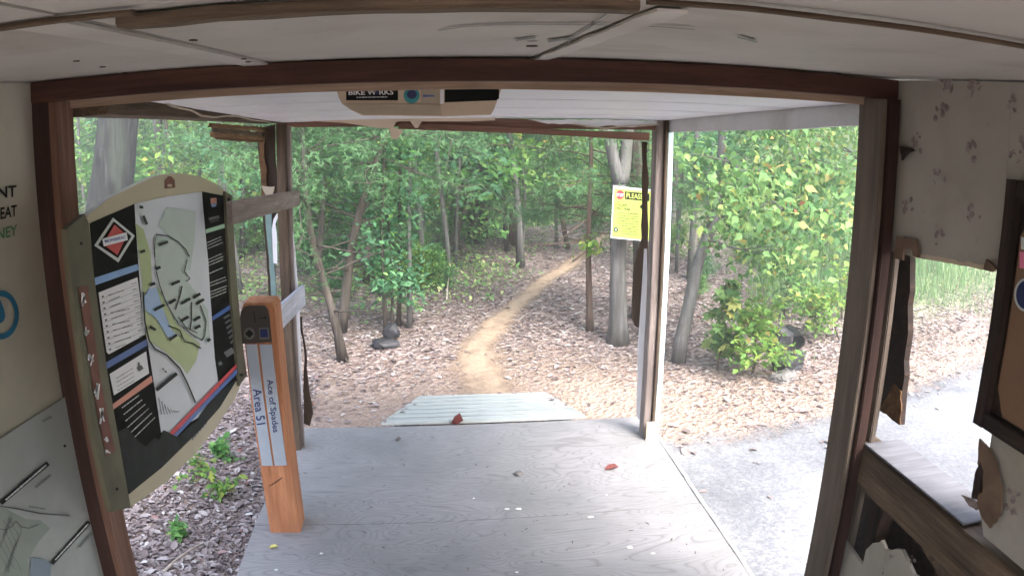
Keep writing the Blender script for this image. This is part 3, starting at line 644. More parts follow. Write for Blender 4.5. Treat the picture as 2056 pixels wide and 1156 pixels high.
# ---------------------------------------------------------------- the small sign board hanging in the porch mouth
SB = 2.12
b0 = PY(840, 200, SB)
sg = thing('hanging_sign_board', b0, 'small cream shop board with black BIKE WORKS label hanging below the header', 'sign')
A = onY(SB)
bd = slab('board', [A(*p) for p in ((672, 168), (675, 180), (680, 196), (687, 209), (706, 222), (728, 232), (887, 234), (985, 231), (991, 222), (1000, 198), (1007, 178), (1008, 168))], (0, .012, 0), M['cream'], sg)
A = onY(SB-.001)
slab('lower_flap', [A(*p) for p in ((690, 208), (884, 210), (887, 232), (732, 231), (706, 221))], (0, -.004, 0), M['tan'], sg)
dec = lambda nm, pts, mt, k, par=sg: decal(nm, [PY(x, y, SB-.0015*k) for x, y in pts], M[mt], par)
lab = dec('black_label', ((695, 179), (799, 179), (799, 202), (695, 202)), 'black', 2)
text_on('lettering', 'BIKE W RKS', onY(SB-.005), (700, 191), (790, 190), (700, 181), M['white_ink'], sg, .02)
decals('small_lettering', words(onY(SB-.005), (716, 196), (778, 195), 2.2, random.Random(1), 1.2), M['sign_edge'], sg)
decal('gear_letter', disc(onY(SB-.005), 756, 186, 4, 4.5), M['navy'], sg)
dec('grey_label', ((845, 180), (882, 180), (882, 207), (845, 207)), 'tan', 2)
decal('round_sticker', disc(onY(SB-.0045), 826.5, 192, 16, 16), M['teal_ink'], sg)
decal('sticker_centre', disc(onY(SB-.006), 827, 190, 10, 9), M['navy'], sg)
decals('blue_word', words(onY(SB-.005), (849, 193), (872, 193), 4, random.Random(2), 1), M['blue'], sg)
dec('white_strip', ((884, 176), (891, 176), (891, 209), (884, 209)), 'white', 3)
dec('black_panel', ((893, 179), (1002, 178), (1002, 198), (996, 202), (893, 206)), 'black', 2)
slab('hanger', [A(720, 160), A(960, 160), A(960, 172), A(720, 172)], (0, .012, 0), M['brown_wood'], sg)

# ---------------------------------------------------------------- trail map sign
XS = -.84
mp_ = thing('trail_map_sign', (XS, 2.45, .9), 'large arched trail map panel on olive rails at the left of the porch', 'sign')
Q = lambda k: onX(XS+.0012*k)
arch = [(174, 452), (177, 432), (218, 399), (272, 372), (311, 354), (339, 348.5), (370, 348), (405, 356), (432, 368), (455, 385)]
low = [(462, 500), (470, 620), (486, 765), (472, 800), (430, 863), (390, 912), (335, 966), (262, 1018), (240, 900), (205, 680)]
panel = slab('panel', [Q(0)(*p) for p in arch+low], (-.02, 0, 0), M['signtan'], mp_)
K3 = lambda x, y: (170+x/3.4, 380+y/3.4)
K4 = lambda x, y: (170+x/3.4, 680+y/3.4)
inner = [K3(35, 232), K3(340, 100), K3(560, 55), K3(800, 15), K3(955, 45), K3(1030, 1100), (480, 756), (441, 818), (402, 862), (366, 898), (325, 938), (258, 992), (232, 880), (200, 650)]
bk = decal('black_print', [Q(1)(*p) for p in inner], M['black'], mp_)
# white map column with its contents
def add(nm, pts, mt, k, par=mp_): return decal(nm, [Q(k)(*p) for p in pts], M[mt], par)
mapc = [K3(340, 100), K3(560, 50), K3(800, 17), K3(845, 500), K3(890, 1160), K4(935, 450), K4(580, 645), K4(540, 622), K4(522, 640), K4(480, 350), K4(430, 20), K3(400, 900)]
add('map_sheet', mapc, 'map_bg', 2)
add('map_hills', [K3(560, 120), K3(760, 150), K3(750, 350), K3(720, 560), K3(650, 480), K3(560, 300), K3(500, 250)], 'map_shade', 3)
add('map_hills', [K3(470, 320), K3(620, 340), K3(700, 460), K3(700, 620), K3(840, 820), K3(860, 1050), K3(760, 1010), K3(560, 830), K3(490, 560)], 'map_shade', 4)
add('map_park', [K3(345, 230), K3(400, 270), K3(450, 430), K3(460, 640), K3(400, 730), K3(385, 560)], 'map_green', 3)
add('map_park', [K3(405, 820), K3(470, 850), K3(560, 1010), K3(640, 1000), K3(780, 1085), K4(760, 150), K4(700, 240), K4(650, 170), K4(540, 80), K4(450, 20), K3(420, 990)], 'map_green', 3)
add('map_park', [K3(490, 640), K3(560, 800), K3(640, 930), K3(790, 1060), K3(780, 1090), K3(600, 960), K3(520, 800)], 'map_green', 5)
add('map_lake', [K3(440, 680), K3(490, 670), K3(530, 800), K3(590, 960), K3(630, 1000), K3(570, 1010), K3(490, 880), K3(420, 830), K3(402, 740)], 'map_blue', 6)
ln = []
for pts, w in (([K3(490, 310), K3(570, 318), K3(640, 360), K3(690, 410), K3(715, 460)], 2.2), ([K3(490, 310), K3(478, 380), K3(480, 465)], 1.2), ([K3(700, 480), K3(680, 560), K3(720, 610), K3(690, 630)], 1.6),
               ([K3(490, 560), K3(510, 650), K3(560, 780), K3(640, 920), K3(720, 980), K3(800, 1030)], 1.8), ([K3(570, 930), K3(650, 960), K3(680, 1040), K3(740, 1050), K3(795, 1085)], 2.2),
               ([K3(400, 700), K3(410, 900), K3(440, 1030), K4(480, 70), K4(560, 110), K4(650, 200), K4(700, 300), K4(757, 435)], 3.2),
               ([K3(665, 660), K3(650, 730), K3(620, 820)], 2.5), ([K3(730, 770), K3(730, 880), K3(720, 960)], 2.2), ([K3(790, 790), K3(830, 900), K3(820, 1000), K3(800, 1030)], 1.8),
               ([K3(640, 870), K3(690, 940), K3(770, 980)], 1.6)):
    ln += path_strip(Q(8), pts, w)
decals('map_trails', ln, M['charcoal'], mp_)
lb = []
for a, b in (((510, 380), (568, 358)), ((592, 650), (650, 625)), ((578, 778), (622, 750)), ((660, 780), (722, 745)), ((740, 742), (790, 712)), ((765, 782), (815, 750)), ((475, 825), (545, 788)), ((660, 898), (710, 868)), ((745, 895), (790, 868)), ((750, 950), (790, 930)), ((580, 1028), (630, 992)), ((485, 545), (518, 530)), ((445, 655), (482, 640)), ((838, 1035), (858, 1020)), ((380, 430), (412, 418)), ((445, 935), (485, 960)), ((400, 180), (425, 240)), ((375, 120), (400, 125))):
    lb.append(strip(Q(9), K3(*a), K3(*b), 5.5))
lb.append(strip(Q(9), K4(490, 350), K4(630, 235), 7))
for q_ in lb: decal('map_name_plate', q_, M['charcoal'], mp_)
decals('legend_mark', words(Q(9), K4(530, 200), K4(560, 230), 4, random.Random(3)), M['inkgrey'], mp_)
for k in range(7): decals('legend_line', words(Q(9), K4(505+k*20, 400+k*28-k*k*2), K4(525+k*20, 520-k*4), 2.2, random.Random(k), .8), M['inkgrey'], mp_)
# diamond badge
q1 = [(185+x/11.56, 430+y/11.56) for x, y in ((485, 80), (992, 500), (610, 1118), (50, 725))]
q2 = [(185+x/11.56, 430+y/11.56) for x, y in ((505, 165), (915, 510), (600, 1020), (140, 715))]
q3 = [(185+x/11.56, 430+y/11.56) for x, y in ((520, 240), (810, 490), (590, 950), (250, 700))]
bg_ = add('badge', q1, 'sign_edge', 3); add('badge_field', q2, 'black', 4); add('badge_diamond', q3, 'red', 5)
E_ = lambda x, y: (185+x/11.56, 430+y/11.56)
add('badge_band', [E_(235, 570), E_(800, 420), E_(830, 600), E_(270, 750)], 'white_ink', 6)
text_on('badge_lettering', 'MONSERAC', Q(7.2), E_(300, 670), E_(780, 560), E_(290, 600), M['blue'], mp_, .01)
# left column blocks
add('blue_heading', [K3(65, 605), K3(360, 510), K3(370, 550), K3(72, 655)], 'lightblue', 2)
add('list_panel', [K3(95, 705), K3(360, 600), K3(415, 990), K3(165, 1125), K3(150, 1110)], 'white_ink', 2)
r5 = random.Random(5)
for k in range(10):
    y = 735+k*40; x0 = 115+k*5.5
    decals('list_line', words(Q(3.4), K3(x0+45, y-12), K3(x0+110+r5.uniform(0, 70), y-38-r5.uniform(0, 10)), 1.6, r5, .8), M['inkgrey'], mp_)
    decal('list_number', strip(Q(3.4), K3(x0+2, y), K3(x0+16, y-6), 3.4), M['inkgrey'], mp_)
    decals('list_distance', words(Q(3.4), K3(x0+205, y-88), K3(x0+240, y-100), 1.6, r5, .6), M['inkgrey'], mp_)
decals('list_rules', [strip(Q(3), K3(105+k*5.5, 752+k*40), K3(362+k*5.5, 648+k*40), .5) for k in range(9)], M['inkgrey'], mp_)
add('blue_band', [K4(130, 170), K4(425, 0), K4(428, 45), K4(140, 212)], 'blue', 2)
add('note_panel', [K4(170, 240), K4(420, 85), K4(440, 235), K4(200, 385)], 'white_ink', 2)
decals('note_lettering', [s for k in range(4) for s in words(Q(3.4), K4(215+k*3, 270+k*28), K4(330+k*3, 200+k*28), 1.3, r5, 1.2)]+[strip(Q(3.4), K4(362, 210), K4(395, 190), 9), strip(Q(3.4), K4(370, 160), K4(372, 200), 4)], M['inkgrey'], mp_)
add('coral_band', [K4(172, 460), K4(455, 250), K4(465, 292), K4(182, 492)], 'coral', 2)
ll = []
for k in range(6):
    ll += words(Q(3), K4(255+k*12, 470+k*45), K4(370+k*22, 385+k*30), 2, r5, 1.4)
decals('safety_lettering', ll, M['sign_edge'], mp_)
add('hill_silhouette', [K4(215, 640), K4(290, 600), K4(360, 690), K4(415, 735), K4(480, 670), K4(505, 690), K4(540, 622), K4(640, 665), K4(760, 560), K4(870, 400), K4(1045, 270), K4(925, 465), K4(789, 619), K4(666, 741), K4(527, 870), K4(305, 1058), K4(260, 880)], 'charcoal', 4)
add('red_band', [K4(580, 640), K4(1040, 165), K4(1046, 190), K4(605, 655)], 'red', 6)
add('blue_foot_band', [K4(606, 656), K4(1047, 195), K4(1052, 225), K4(630, 665)], 'blue', 6)
decals('foot_lettering', [strip(Q(3.4), K4(710+k*18, 680-k*21), K4(722+k*18, 640-k*21), 4) for k in range(7)]+[strip(Q(3.4), K4(735+k*18, 690-k*21), K4(745+k*18, 660-k*21), 3) for k in range(6)], M['inkgrey'], mp_)
# right column
add('small_badge', [K3(858, 62), K3(900, 58), K3(902, 100), K3(882, 112), K3(862, 104)], 'coral', 2)
add('small_badge_foot', [K3(862, 100), K3(901, 97), K3(896, 118), K3(868, 122)], 'lightblue', 3)
decals('crest_lettering', [strip(Q(2.4), K3(848, 205), K3(918, 188), 6), strip(Q(2.4), K3(858, 224), K3(918, 210), 1.5)], M['inkgrey'], mp_)
add('green_band', [K3(825, 275), K3(955, 235), K3(958, 262), K3(828, 302)], 'light_green', 2)
for k, y in enumerate((365, 385, 405, 480, 500, 520, 575, 640, 660, 700, 720, 740)):
    decals('rules_line', words(Q(2.4), K3(835+k*2.5, y), K3(940+k*3+r5.uniform(-12, 6), y-42), 1.5, r5, .8), M['sign_edge'], mp_)
add('blue_band', [K3(868, 870), K3(998, 785), K3(1000, 815), K3(872, 898)], 'blue', 2)
decals('credits_lettering', [strip(Q(2.4), K3(950+k*9, 880+k*34), K3(990+k*6, 855+k*34), 4) for k in range(6)]+[strip(Q(2.4), K4(960, 110), K4(1015, 75), 12), strip(Q(2.4), K4(915, 175), K4(935, 160), 7)], M['inkgrey'], mp_)
add('crest_print', [(330, 362), (337, 354), (344, 354), (351, 362), (352, 377), (330, 379)], 'redwash', 1)
add('crest_light', [(336, 370), (346, 370), (345, 375), (337, 375)], 'signtan', 2)
# side rails
rl1 = slab('side_rail', [onX(XS+.03)(*p) for p in ((133, 460), (170, 430), (178, 447), (190, 560), (212, 720), (240, 890), (263, 1018), (224, 1027), (190, 880), (162, 700), (143, 560))], (-.014, 0, 0), M['olive'], mp_)
rl2 = slab('side_rail', [onX(XS+.012)(*p) for p in ((453, 384), (466, 393), (474, 540), (486, 680), (496, 752), (481, 774), (474, 700), (462, 560))], (-.014, 0, 0), M['olive'], mp_)
rp = onX(XS+.032); r9 = random.Random(9)
decal('faded_red_patch', [rp(*p) for p in ((157, 576), (176, 573), (192, 690), (205, 780), (232, 905), (214, 915), (194, 820), (176, 700))], M['redwash'], rl1)
gl = []
for (cx, cy, hh, ww) in ((170, 600, 34, 12), (175, 665, 22, 12), (183, 722, 38, 11), (194, 785, 34, 11), (203, 835, 36, 13), (214, 882, 18, 8), (217, 906, 8, 10)):
    gl = []
    for k in range(4):
        a = (cx+r9.uniform(-ww/2, ww/2), cy+r9.uniform(-hh/2, 0)); b = (cx+r9.uniform(-ww/2, ww/2), cy+r9.uniform(0, hh/2))
        gl.append(strip(onX(XS+.034), a, b, r9.uniform(2.5, 4.5)))
    decals('hand_painted_letter', gl, M['white_ink'], rl1)
for rail, pts in ((rl1, ((163, 489), (235, 981))), (rl2, ((460, 400), (485, 752)))):
    for p in pts: decal('bolt', disc(onX(XS+.033 if rail is rl1 else XS+.014), *p, 3.2, 3.4, 8), M['black'], rail)
beam('back_batten', (XS-.045, 1.78, 1.5), (XS-.045, 3.1, 1.42), .08, .03, M['brown_wood'], mp_)
beam('back_batten', (XS-.045, 1.78, 1.1), (XS-.045, 3.1, 1.02), .08, .03, M['brown_wood'], mp_)

# ---------------------------------------------------------------- orange trail marker post
YM = 3.24
x0, x1 = PY(543, 1070, YM).x, PY(604, 1070, YM).x
tx0, tx1 = PY(486, 640, YM).x, PY(545, 640, YM).x; zt = 1.10
mk = thing('trail_marker_post', ((x0+x1)/2, YM+.07, 0), 'orange cedar trail marker post with grey name strips standing on the deck', 'marker post')
w = x1-x0; lean = (tx0-x0)
bm = bmesh.new(); secs = []
for (z, ins) in ((0, 0), (.5, 0), (1.10, 0), (1.125, .012)):
    s = lean*z/1.1
    secs.append([bm.verts.new((x0+s+ins, YM+ins, z)), bm.verts.new((x1+s-ins, YM+ins, z)), bm.verts.new((x1+s-ins, YM+w-ins, z)), bm.verts.new((x0+s+ins, YM+w-ins, z))])
for i in range(3):
    for j in range(4): bm.faces.new((secs[i][j], secs[i][(j+1) % 4], secs[i+1][(j+1) % 4], secs[i+1][j]))
bm.faces.new(secs[0][::-1]); bm.faces.new(secs[-1]); bmesh.ops.bevel(bm, geom=[e for e in bm.edges if abs(e.verts[0].co.z-e.verts[1].co.z) > .2], offset=.004, segments=2, affect='EDGES')
c0 = Vector(((x0+x1)/2, YM+.07, 0)); bmesh.ops.translate(bm, vec=-c0, verts=bm.verts)
me = bpy.data.meshes.new('post'); bm.to_mesh(me); bm.free(); me.materials.append(M['cedar_post']); link('post', me, None, mk, Matrix.Translation(c0))
A = lambda k: onY(YM-.002-.0012*k)
N6 = lambda x, y: (480+x/11.56, 600+y/11.56)
pl = slab('plate', [A(0)(*p) for p in ((484, 690), (482, 640), (484, 625), (491, 615), (500, 613), (532, 613), (538, 620), (542, 640), (546, 686))], (0, -.003, 0), M['plaque_dark'], mk)
decal('black_diamond', [A(4)(*N6(*p)) for p in ((235, 705), (340, 800), (240, 905), (135, 805))], M['black'], pl)
decal('white_circle', disc(A(3.2), 500.5, 669.5, 11, 12), plain('marker_disc', (.12, .115, .105), .5, .1), pl)
decal('white_square', [A(3.2)(*N6(*p)) for p in ((460, 670), (690, 670), (705, 930), (480, 930))], plain('marker_square', (.11, .105, .1), .5, .1), pl)
decal('blue_square', [A(4)(*N6(*p)) for p in ((485, 700), (655, 700), (670, 890), (500, 890))], M['navy'], pl)
decals('arrow', path_strip(A(3.2), [N6(460, 440), N6(625, 435)], 2)+path_strip(A(3.2), [N6(590, 400), N6(630, 435), N6(595, 465)], 2)+path_strip(A(3.2), [N6(345, 300), N6(375, 550)], 2), M['black'], pl)
s1 = slab('name_strip', [A(0)(*p) for p in ((494, 691), (516, 691), (548, 934), (526, 934))], (0, -.002, 0), M['plaque'], mk)
s2 = slab('name_strip', [A(0)(*p) for p in ((521, 691), (546, 691), (576, 933), (552, 934))], (0, -.002, 0), M['plaque'], mk)
text_on('lettering', 'Area 51', A(2.6), (508, 781), (516, 853), (525, 778), M['navy'], s1, .008)
text_on('lettering', 'Ace of Spades', A(2.6), (536, 762), (549, 868), (548, 760), M['navy'], s2, .01)
decals('scratch', path_strip(A(.4), [(541, 975), (556, 966), (566, 958)], 1.6), M['plaque_dark'], mk)

# ---------------------------------------------------------------- yellow warning sign (fixed to the grey tree)
YS = 6.45
ys = thing('warning_sign', PY(1265, 430, YS), 'yellow PLEASE stop sign screwed to the grey double tree', 'sign')
A = lambda k: onY(YS-.003*k)
slab('backing', [A(0)(*p) for p in ((1231, 373), (1312, 381), (1312, 486), (1226, 478))], (0, .006, 0), M['sign_edge'], ys)
decal('yellow_face', [A(1)(*p) for p in ((1234, 378), (1310, 385), (1310, 483), (1229, 475))], M['yellow'], ys)
decal('stop_octagon', disc(A(2), 1245, 391, 9, 9.5, 8, .39, .39+2*math.pi), M['red'], ys)
text_on('stop_lettering', 'STOP', A(3), (1237.5, 394), (1252.5, 395), (1237.5, 388), M['white_ink'], ys, .02)
decal('black_heading', [A(2)(*p) for p in ((1255, 384.5), (1304, 389), (1304, 404), (1255, 399.5))], M['black'], ys)
text_on('lettering', 'PLEASE', A(3), (1257.5, 397), (1291, 400.5), (1257.5, 387), M['yellow'], ys, .02)
text_on('lettering', 'CYCLISTS', A(2), (1235.5, 413), (1260, 415), (1235.5, 408.5), M['charcoal'], ys, .01)
text_on('lettering', 'ONLY TRAIL', A(2), (1235.5, 419.5), (1266, 423), (1235.5, 415), M['charcoal'], ys, .01)
for k in range(9): decals('fine_line', words(A(2), (1240+(k > 4)*8, 427+k*5.2), (1282, 430+k*5.2), 1.1, r5, .7), M['charcoal'], ys)
decals('fine_line', words(A(2), (1237, 405), (1252, 406.5), 1, r5, .6), M['charcoal'], ys)
decal('round_emblem', disc(A(2), 1236.5, 461, 4.5, 4.8, 14), M['charcoal'], ys); decal('emblem_centre', disc(A(3), 1236.5, 461, 2.4, 2.6, 12), M['light_green'], ys)
decal('arrow_mark', [A(2)(*p) for p in ((1284, 415), (1290, 409), (1296, 415), (1290, 421))], M['black'], ys)

# ---------------------------------------------------------------- poster at lower left, framed board at right
P1 = lambda k: onX(-1.048+.0012*k)
ps = thing('wall_map_poster', (-1.045, 1.5, .8), 'grey laminated trail map poster on the lower left wall', 'poster')
slab('sheet', [P1(1)(*p) for p in ((-160, 984), (0, 880), (129, 797), (150, 880), (190, 1020), (232, 1170), (200, 1290), (-100, 1400))], (.002, 0, 0), M['poster'], ps)
C8 = lambda x, y: (x/3.073, 780+y/3.073)
decal('map_woods', [P1(4)(*C8(*p)) for p in ((-100, 700), (30, 735), (150, 800), (250, 810), (310, 860), (240, 940), (170, 1060), (200, 1200), (-100, 1300))], plain('poster_green', (.28, .33, .29), .5, .06), ps)
decal('map_pond', [P1(5)(*C8(*p)) for p in ((190, 1040), (250, 1045), (315, 1075), (310, 1200), (200, 1230), (185, 1120))], plain('poster_blue', (.22, .28, .34), .5, .06), ps)
cl = []
for k in range(7):
    pts = [C8(20+k*14+30*math.sin(t*1.1+k), 800+t*46+12*math.cos(t*1.7+k*2)) for t in range(8)]
    cl += path_strip(P1(6), pts, 1)
cl += path_strip(P1(6), [C8(-30, 855), C8(30, 870), C8(70, 850), C8(100, 815), C8(130, 850), C8(180, 860), C8(240, 835)], 2)
decals('map_contours', cl, plain('poster_lines', (.16, .18, .17), .6, .1), ps)
decals('map_road', path_strip(P1(7), [C8(0, 722), C8(110, 740), C8(250, 768), C8(430, 782)], 3), M['inkgrey'], ps)
decal('name_plate', strip(P1(7), C8(5, 705), C8(298, 458), 9.5), M['charcoal'], ps); decal('name_plate', strip(P1(7), C8(320, 1078), C8(552, 822), 8), M['charcoal'], ps)
decals('plate_lettering', words(P1(8), C8(35, 685), C8(285, 470), 3.6, random.Random(8), .9), M['white_ink'], ps); decals('plate_lettering', words(P1(8), C8(340, 1055), C8(545, 832), 3.2, random.Random(9), .9), M['white_ink'], ps)
pg = plain('poster_grey', (.2, .22, .21), .6, .1)
for a_, b_, w_ in (((220, 608), (312, 530), 6), ((490, 975), (570, 890), 5), ((180, 725), (280, 740), 3), ((262, 200), (320, 170), 6)): decals('grey_lettering', words(P1(7), C8(*a_), C8(*b_), w_, random.Random(3), .8), pg, ps)
for p in ((400, 352), (652, 1040)): decal('pin', disc(P1(9), *C8(*p), 3, 3, 8), M['black'], ps)
XB = 1.262
fb = thing('framed_board', (XB, 1.3, 1.5), 'dark framed tan notice board with stickers on the right wall', 'notice board')
f0 = PX(2013, 358, XB); f1 = PX(1968, 857, XB)
zt_, zb_ = f0.z, f1.z; yl = f0.y-.01; yr = .62
slab('backing', [(XB+.02, yl-.03, zb_+.02), (XB+.02, yr, zb_+.02), (XB+.02, yr, zt_-.02), (XB+.02, yl-.03, zt_-.02)], (.012, 0, 0), M['dark_wood'], fb)
beam('frame_bar', (XB+.018, yl-.02, zb_), (XB+.018, yl-.02, zt_), .04, .036, M['dark_wood'], fb, up=(0, 1, 0))
beam('frame_bar', (XB+.018, yl-.042, zt_-.02), (XB+.018, yr, zt_-.02), .04, .034, M['dark_wood'], fb)
beam('frame_bar', (XB+.018, yl-.042, zb_+.02), (XB+.018, yr, zb_+.02), .04, .034, M['dark_wood'], fb)
ya, za, zd = yl-.055, zt_-.05, zb_+.045
slab('tan_insert', [(XB+.015, ya, zd+.06), (XB+.015, ya-.035, zd), (XB+.015, yr, zd), (XB+.015, yr, za), (XB+.015, ya-.05, za), (XB+.015, ya, za-.07)], (.004, 0, 0), M['tanboard'], fb)
D = onX(XB+.012)
decal('pink_sticker', [D(*p) for p in ((2047, 505), (2062, 507), (2062, 540), (2047, 538))], M['pink'], fb)
decal('pale_sticker', [D(*p) for p in ((2050, 475), (2066, 480), (2064, 503), (2050, 500))], M['sign_edge'], fb)
decal('blue_sticker_rim', disc(D, 2060, 592, 24, 34, 20), M['sign_edge'], fb)
decal('blue_sticker', disc(onX(XB+.0105), 2060, 592, 20, 29, 20), M['navy'], fb)

# ---------------------------------------------------------------- corrugated ramp, small things on the deck
rpth = thing('slatted_ramp', (.32, 4.56, 0), 'pale weathered slatted ramp leading from the deck down to the trail', 'ramp')
A0, A1, B1, B0 = Vector((-.33, 4.525, -.004)), Vector((.965, 4.525, -.004)), Vector((.83, 5.42, -.175)), Vector((-.09, 5.42, -.175))
for k in range(7):
    t0, t1 = k/7+.02, (k+1)/7-.02; p0, p1, p2, p3 = A0.lerp(B0, t0), A1.lerp(B1, t0), A1.lerp(B1, t1), A0.lerp(B0, t1)
    slab('slat', ragged([p0, p1, p2, p3], .0015, .1, k), (0, .004, .022), M['metal'], rpth)
for xa, xb in ((-.25, 0.02), (.88, .74)): beam('bearer', (xa, 4.56, -.07), (xb, 5.36, -.24), .07, .04, M['grey_wood'], rpth)
def small_leaf(name, px, py, z, size, mat, rot, label, cat, cup=.25, tmpl=DEAD):
    p = PZ(px, py, z); me = bpy.data.meshes.new(name)
    c, s = math.cos(rot), math.sin(rot)
    me.from_pydata([Vector((c*(x-.5)-s*y, s*(x-.5)+c*y, h*cup/.15+.002/size))*size for x, y, h in tmpl[0]], [], tmpl[1])
    return tag(link(name, me, mat, None, Matrix.Translation(p)), label, cat)
small_leaf('fallen_leaf', 1228, 941, .002, .085, M['red_leaf'], .1, 'dark red leaf lying curled on the open deck', 'leaf')
small_leaf('fallen_leaf', 918, 850, .004, .075, M['red_leaf'], 0, 'rusty red leaf at the foot of the slatted ramp', 'leaf', .8)
small_leaf('fallen_leaf', 549, 1099, .002, .045, M['yellow_leaf'], .2, 'small yellow leaf on the deck in front of the orange post', 'leaf')
small_leaf('fallen_leaf', 800, 884, .002, .04, M['stone'], .6, 'small brown leaf scrap near the far left of the deck', 'leaf', .5)
def rock(name, p, size, mat, label=None, cat=None, seed=0, sq=(1, 1, .7), parent=None, group=None):
    bm = bmesh.new(); bmesh.ops.create_icosphere(bm, subdivisions=2, radius=1); r = random.Random(seed)
    for v_ in bm.verts:
        k = 1+r.uniform(-.2, .2); v_.co = Vector((v_.co.x*sq[0], v_.co.y*sq[1], max(v_.co.z, -.5)*sq[2]))*k*size
    me = bpy.data.meshes.new(name); bm.to_mesh(me); bm.free()
    o = link(name, me, mat, parent, Matrix.Translation(p)); return tag(o, label, cat, group) if label else o
p = PZ(1041, 953, .0); rock('stone', p+Vector((0, 0, .008)), .022, M['stone'], 'small grey stone in the middle of the deck', 'stone', 3)
for k, (px, py, s) in enumerate(((1018, 1021, .012), (1042, 1021, .018), (1186, 1037, .014), (1264, 1098, .018), (1312, 1110, .011), (951, 1000, .007), (645, 1110, .008), (1218, 993, .007), (555, 1143, .008), (1038, 1148, .008))):
    p = PZ(px, py, .0015); r = random.Random(k)
    o = slab('paint_chip', [p+Vector((s*r.uniform(.6, 1.3)*math.cos(a), s*.8*r.uniform(.6, 1.3)*math.sin(a), 0)) for a in (0, 1, 2.2, 3.1, 4.2, 5.3)], (0, 0, .0015), M['chip'])
    tag(o, 'pale flake of paint lying on the plywood deck', 'paint flake', 'pale paint flakes scattered on the deck')
deb = []
for k in range(170):
    x, y = random.uniform(-.85, 1.3), random.uniform(2.1, 4.5); a = random.uniform(0, 6.28); l = random.choice((.003, .004, .006, .012)); wd = random.uniform(.0015, .003)
    ca, sa = math.cos(a), math.sin(a); q = lambda u, v_: Vector((x+ca*u-sa*v_, y+sa*u+ca*v_, .0022))
    deb.append([q(-l, -wd), q(l, -wd), q(l, wd), q(-l, wd)])
tag(decals('deck_crumbs', deb, M['rust']), 'dark crumbs and splinters strewn over the deck', 'debris', kind='stuff')

# ---------------------------------------------------------------- vegetation
def bent(p0, p1, n=8, wob=.03, seed=0):
    r = random.Random(seed); p0, p1 = Vector(p0), Vector(p1); L = (p1-p0).length; out = []
    ph = [r.uniform(0, 6.28) for _ in range(4)]
    for i in range(n+1):
        t = i/n; f = math.sin(t*math.pi)
        out.append(p0.lerp(p1, t)+Vector((math.sin(t*7+ph[0])*wob*L*f, math.sin(t*6+ph[1])*wob*L*f, 0)))
    return out
def branches(trunk, r0, spec, seed):
    """limbs off a trunk polyline: returns tube specs and leaf anchor points (pos, out dir)"""
    r = random.Random(seed); sp = []; anch = []; n = len(trunk)-1
    for k in range(spec['n']):
        t = spec['t0']+(spec['t1']-spec['t0'])*(k+r.random())/spec['n']; i = min(n-1, int(t*n)); base = trunk[i].lerp(trunk[i+1], t*n-i)
        az = r.uniform(0, 6.28) if 'az' not in spec else spec['az']+r.gauss(0, spec.get('azs', .8)); el = spec['el']+r.gauss(0, .2)
        L = spec['len']*(1-spec.get('taper', .5)*(t-spec['t0'])/(spec['t1']-spec['t0']+1e-6))*r.uniform(.7, 1.2)
        d = Vector((math.cos(az)*math.cos(el), math.sin(az)*math.cos(el), math.sin(el)))
        pts = []; q = base.copy(); m_ = 6
        for j in range(m_+1):
            pts.append(q.copy()); d = (d+Vector((r.gauss(0, .12), r.gauss(0, .12), spec.get('droop', 0)+r.gauss(0, .08)))).normalized(); q = q+d*(L/m_)
        rb = max(.0035, r0*spec.get('rb', .35)*(1-.6*t)); sp.append((pts, [rb*(1-j/m_*.75) for j in range(m_+1)], 5, .1))
        for j in range(1, m_+1):
            for _ in range(spec.get('sub', 1)):
                a2 = r.uniform(0, 6.28); d2 = (d+Vector((math.cos(a2), math.sin(a2), r.uniform(-.5, .5)))*.9).normalized(); L2 = L*.35*r.uniform(.5, 1.2)
                e = pts[j]+d2*L2; 
                if r.random() < .6: sp.append(([pts[j], pts[j].lerp(e, .5)+Vector((0, 0, .02*L2)), e], [rb*.4, rb*.28, rb*.12], 4, .05))
                for s_ in range(3): anch.append((pts[j].lerp(e, .3+.35*s_), d2))
    return sp, anch
def crown_mesh(name, anch, tmpl, size, per, spread, seed, flat=.35, droop=0, sv=.42):
    rng = np.random.default_rng(seed); P = np.array([tuple(a[0]) for a in anch]); n = len(P)*per
    idx = np.repeat(np.arange(len(P)), per); pos = P[idx]+rng.normal(size=(n, 3))*spread*np.array([1, 1, .75])
    rot = rand_rot(n, rng, flat)
    if droop:
        x = rot[:, :, 0]; x[:, 2] -= droop; x /= np.linalg.norm(x, axis=1)[:, None]; z = rot[:, :, 2]; z -= (z*x).sum(1)[:, None]*x; z /= np.linalg.norm(z, axis=1)[:, None]
        rot = np.stack([x, np.cross(z, x), z], axis=2)
    sc = size*np.clip(rng.normal(1, sv, n), .4, 2)
    return scatter_mesh(name, *tmpl, pos, rot, sc)
def trunk_tube(pts, r, top=.3, flare=1.35, sides=9, rough=.08):
    n = len(pts)-1; return (pts, [r*((1-(1-top)*i/n)*(1+(flare-1)*math.exp(-i*1.6))) for i in range(n+1)], sides, rough)
def make_tree(name, base, pts, r, specs, bark, leaf, label, cat='tree', group=None, extra=(), top=.3, tmpl=LEAF, size=.08, per=6, spread=.09, seed=0, flat=.35, droop=0, flare=1.35):
    base = Vector(base); t = thing(name, base, label, cat, group)
    sp = [trunk_tube(pts, r, top, flare)]; an = []
    for e in extra: sp.append(e)
    for k, s in enumerate(specs):
        line = s.get('on', pts); b, a = branches(line, r, s, seed*13+k); sp += b; an += a
    tubes('trunk', sp, bark, t, base)
    if an:
        me = crown_mesh('crown', [(a[0]-base, a[1]) for a in an], tmpl, size, per, spread, seed, flat, droop)
        link('crown', me, leaf, t, Matrix.Translation(base))
    return t
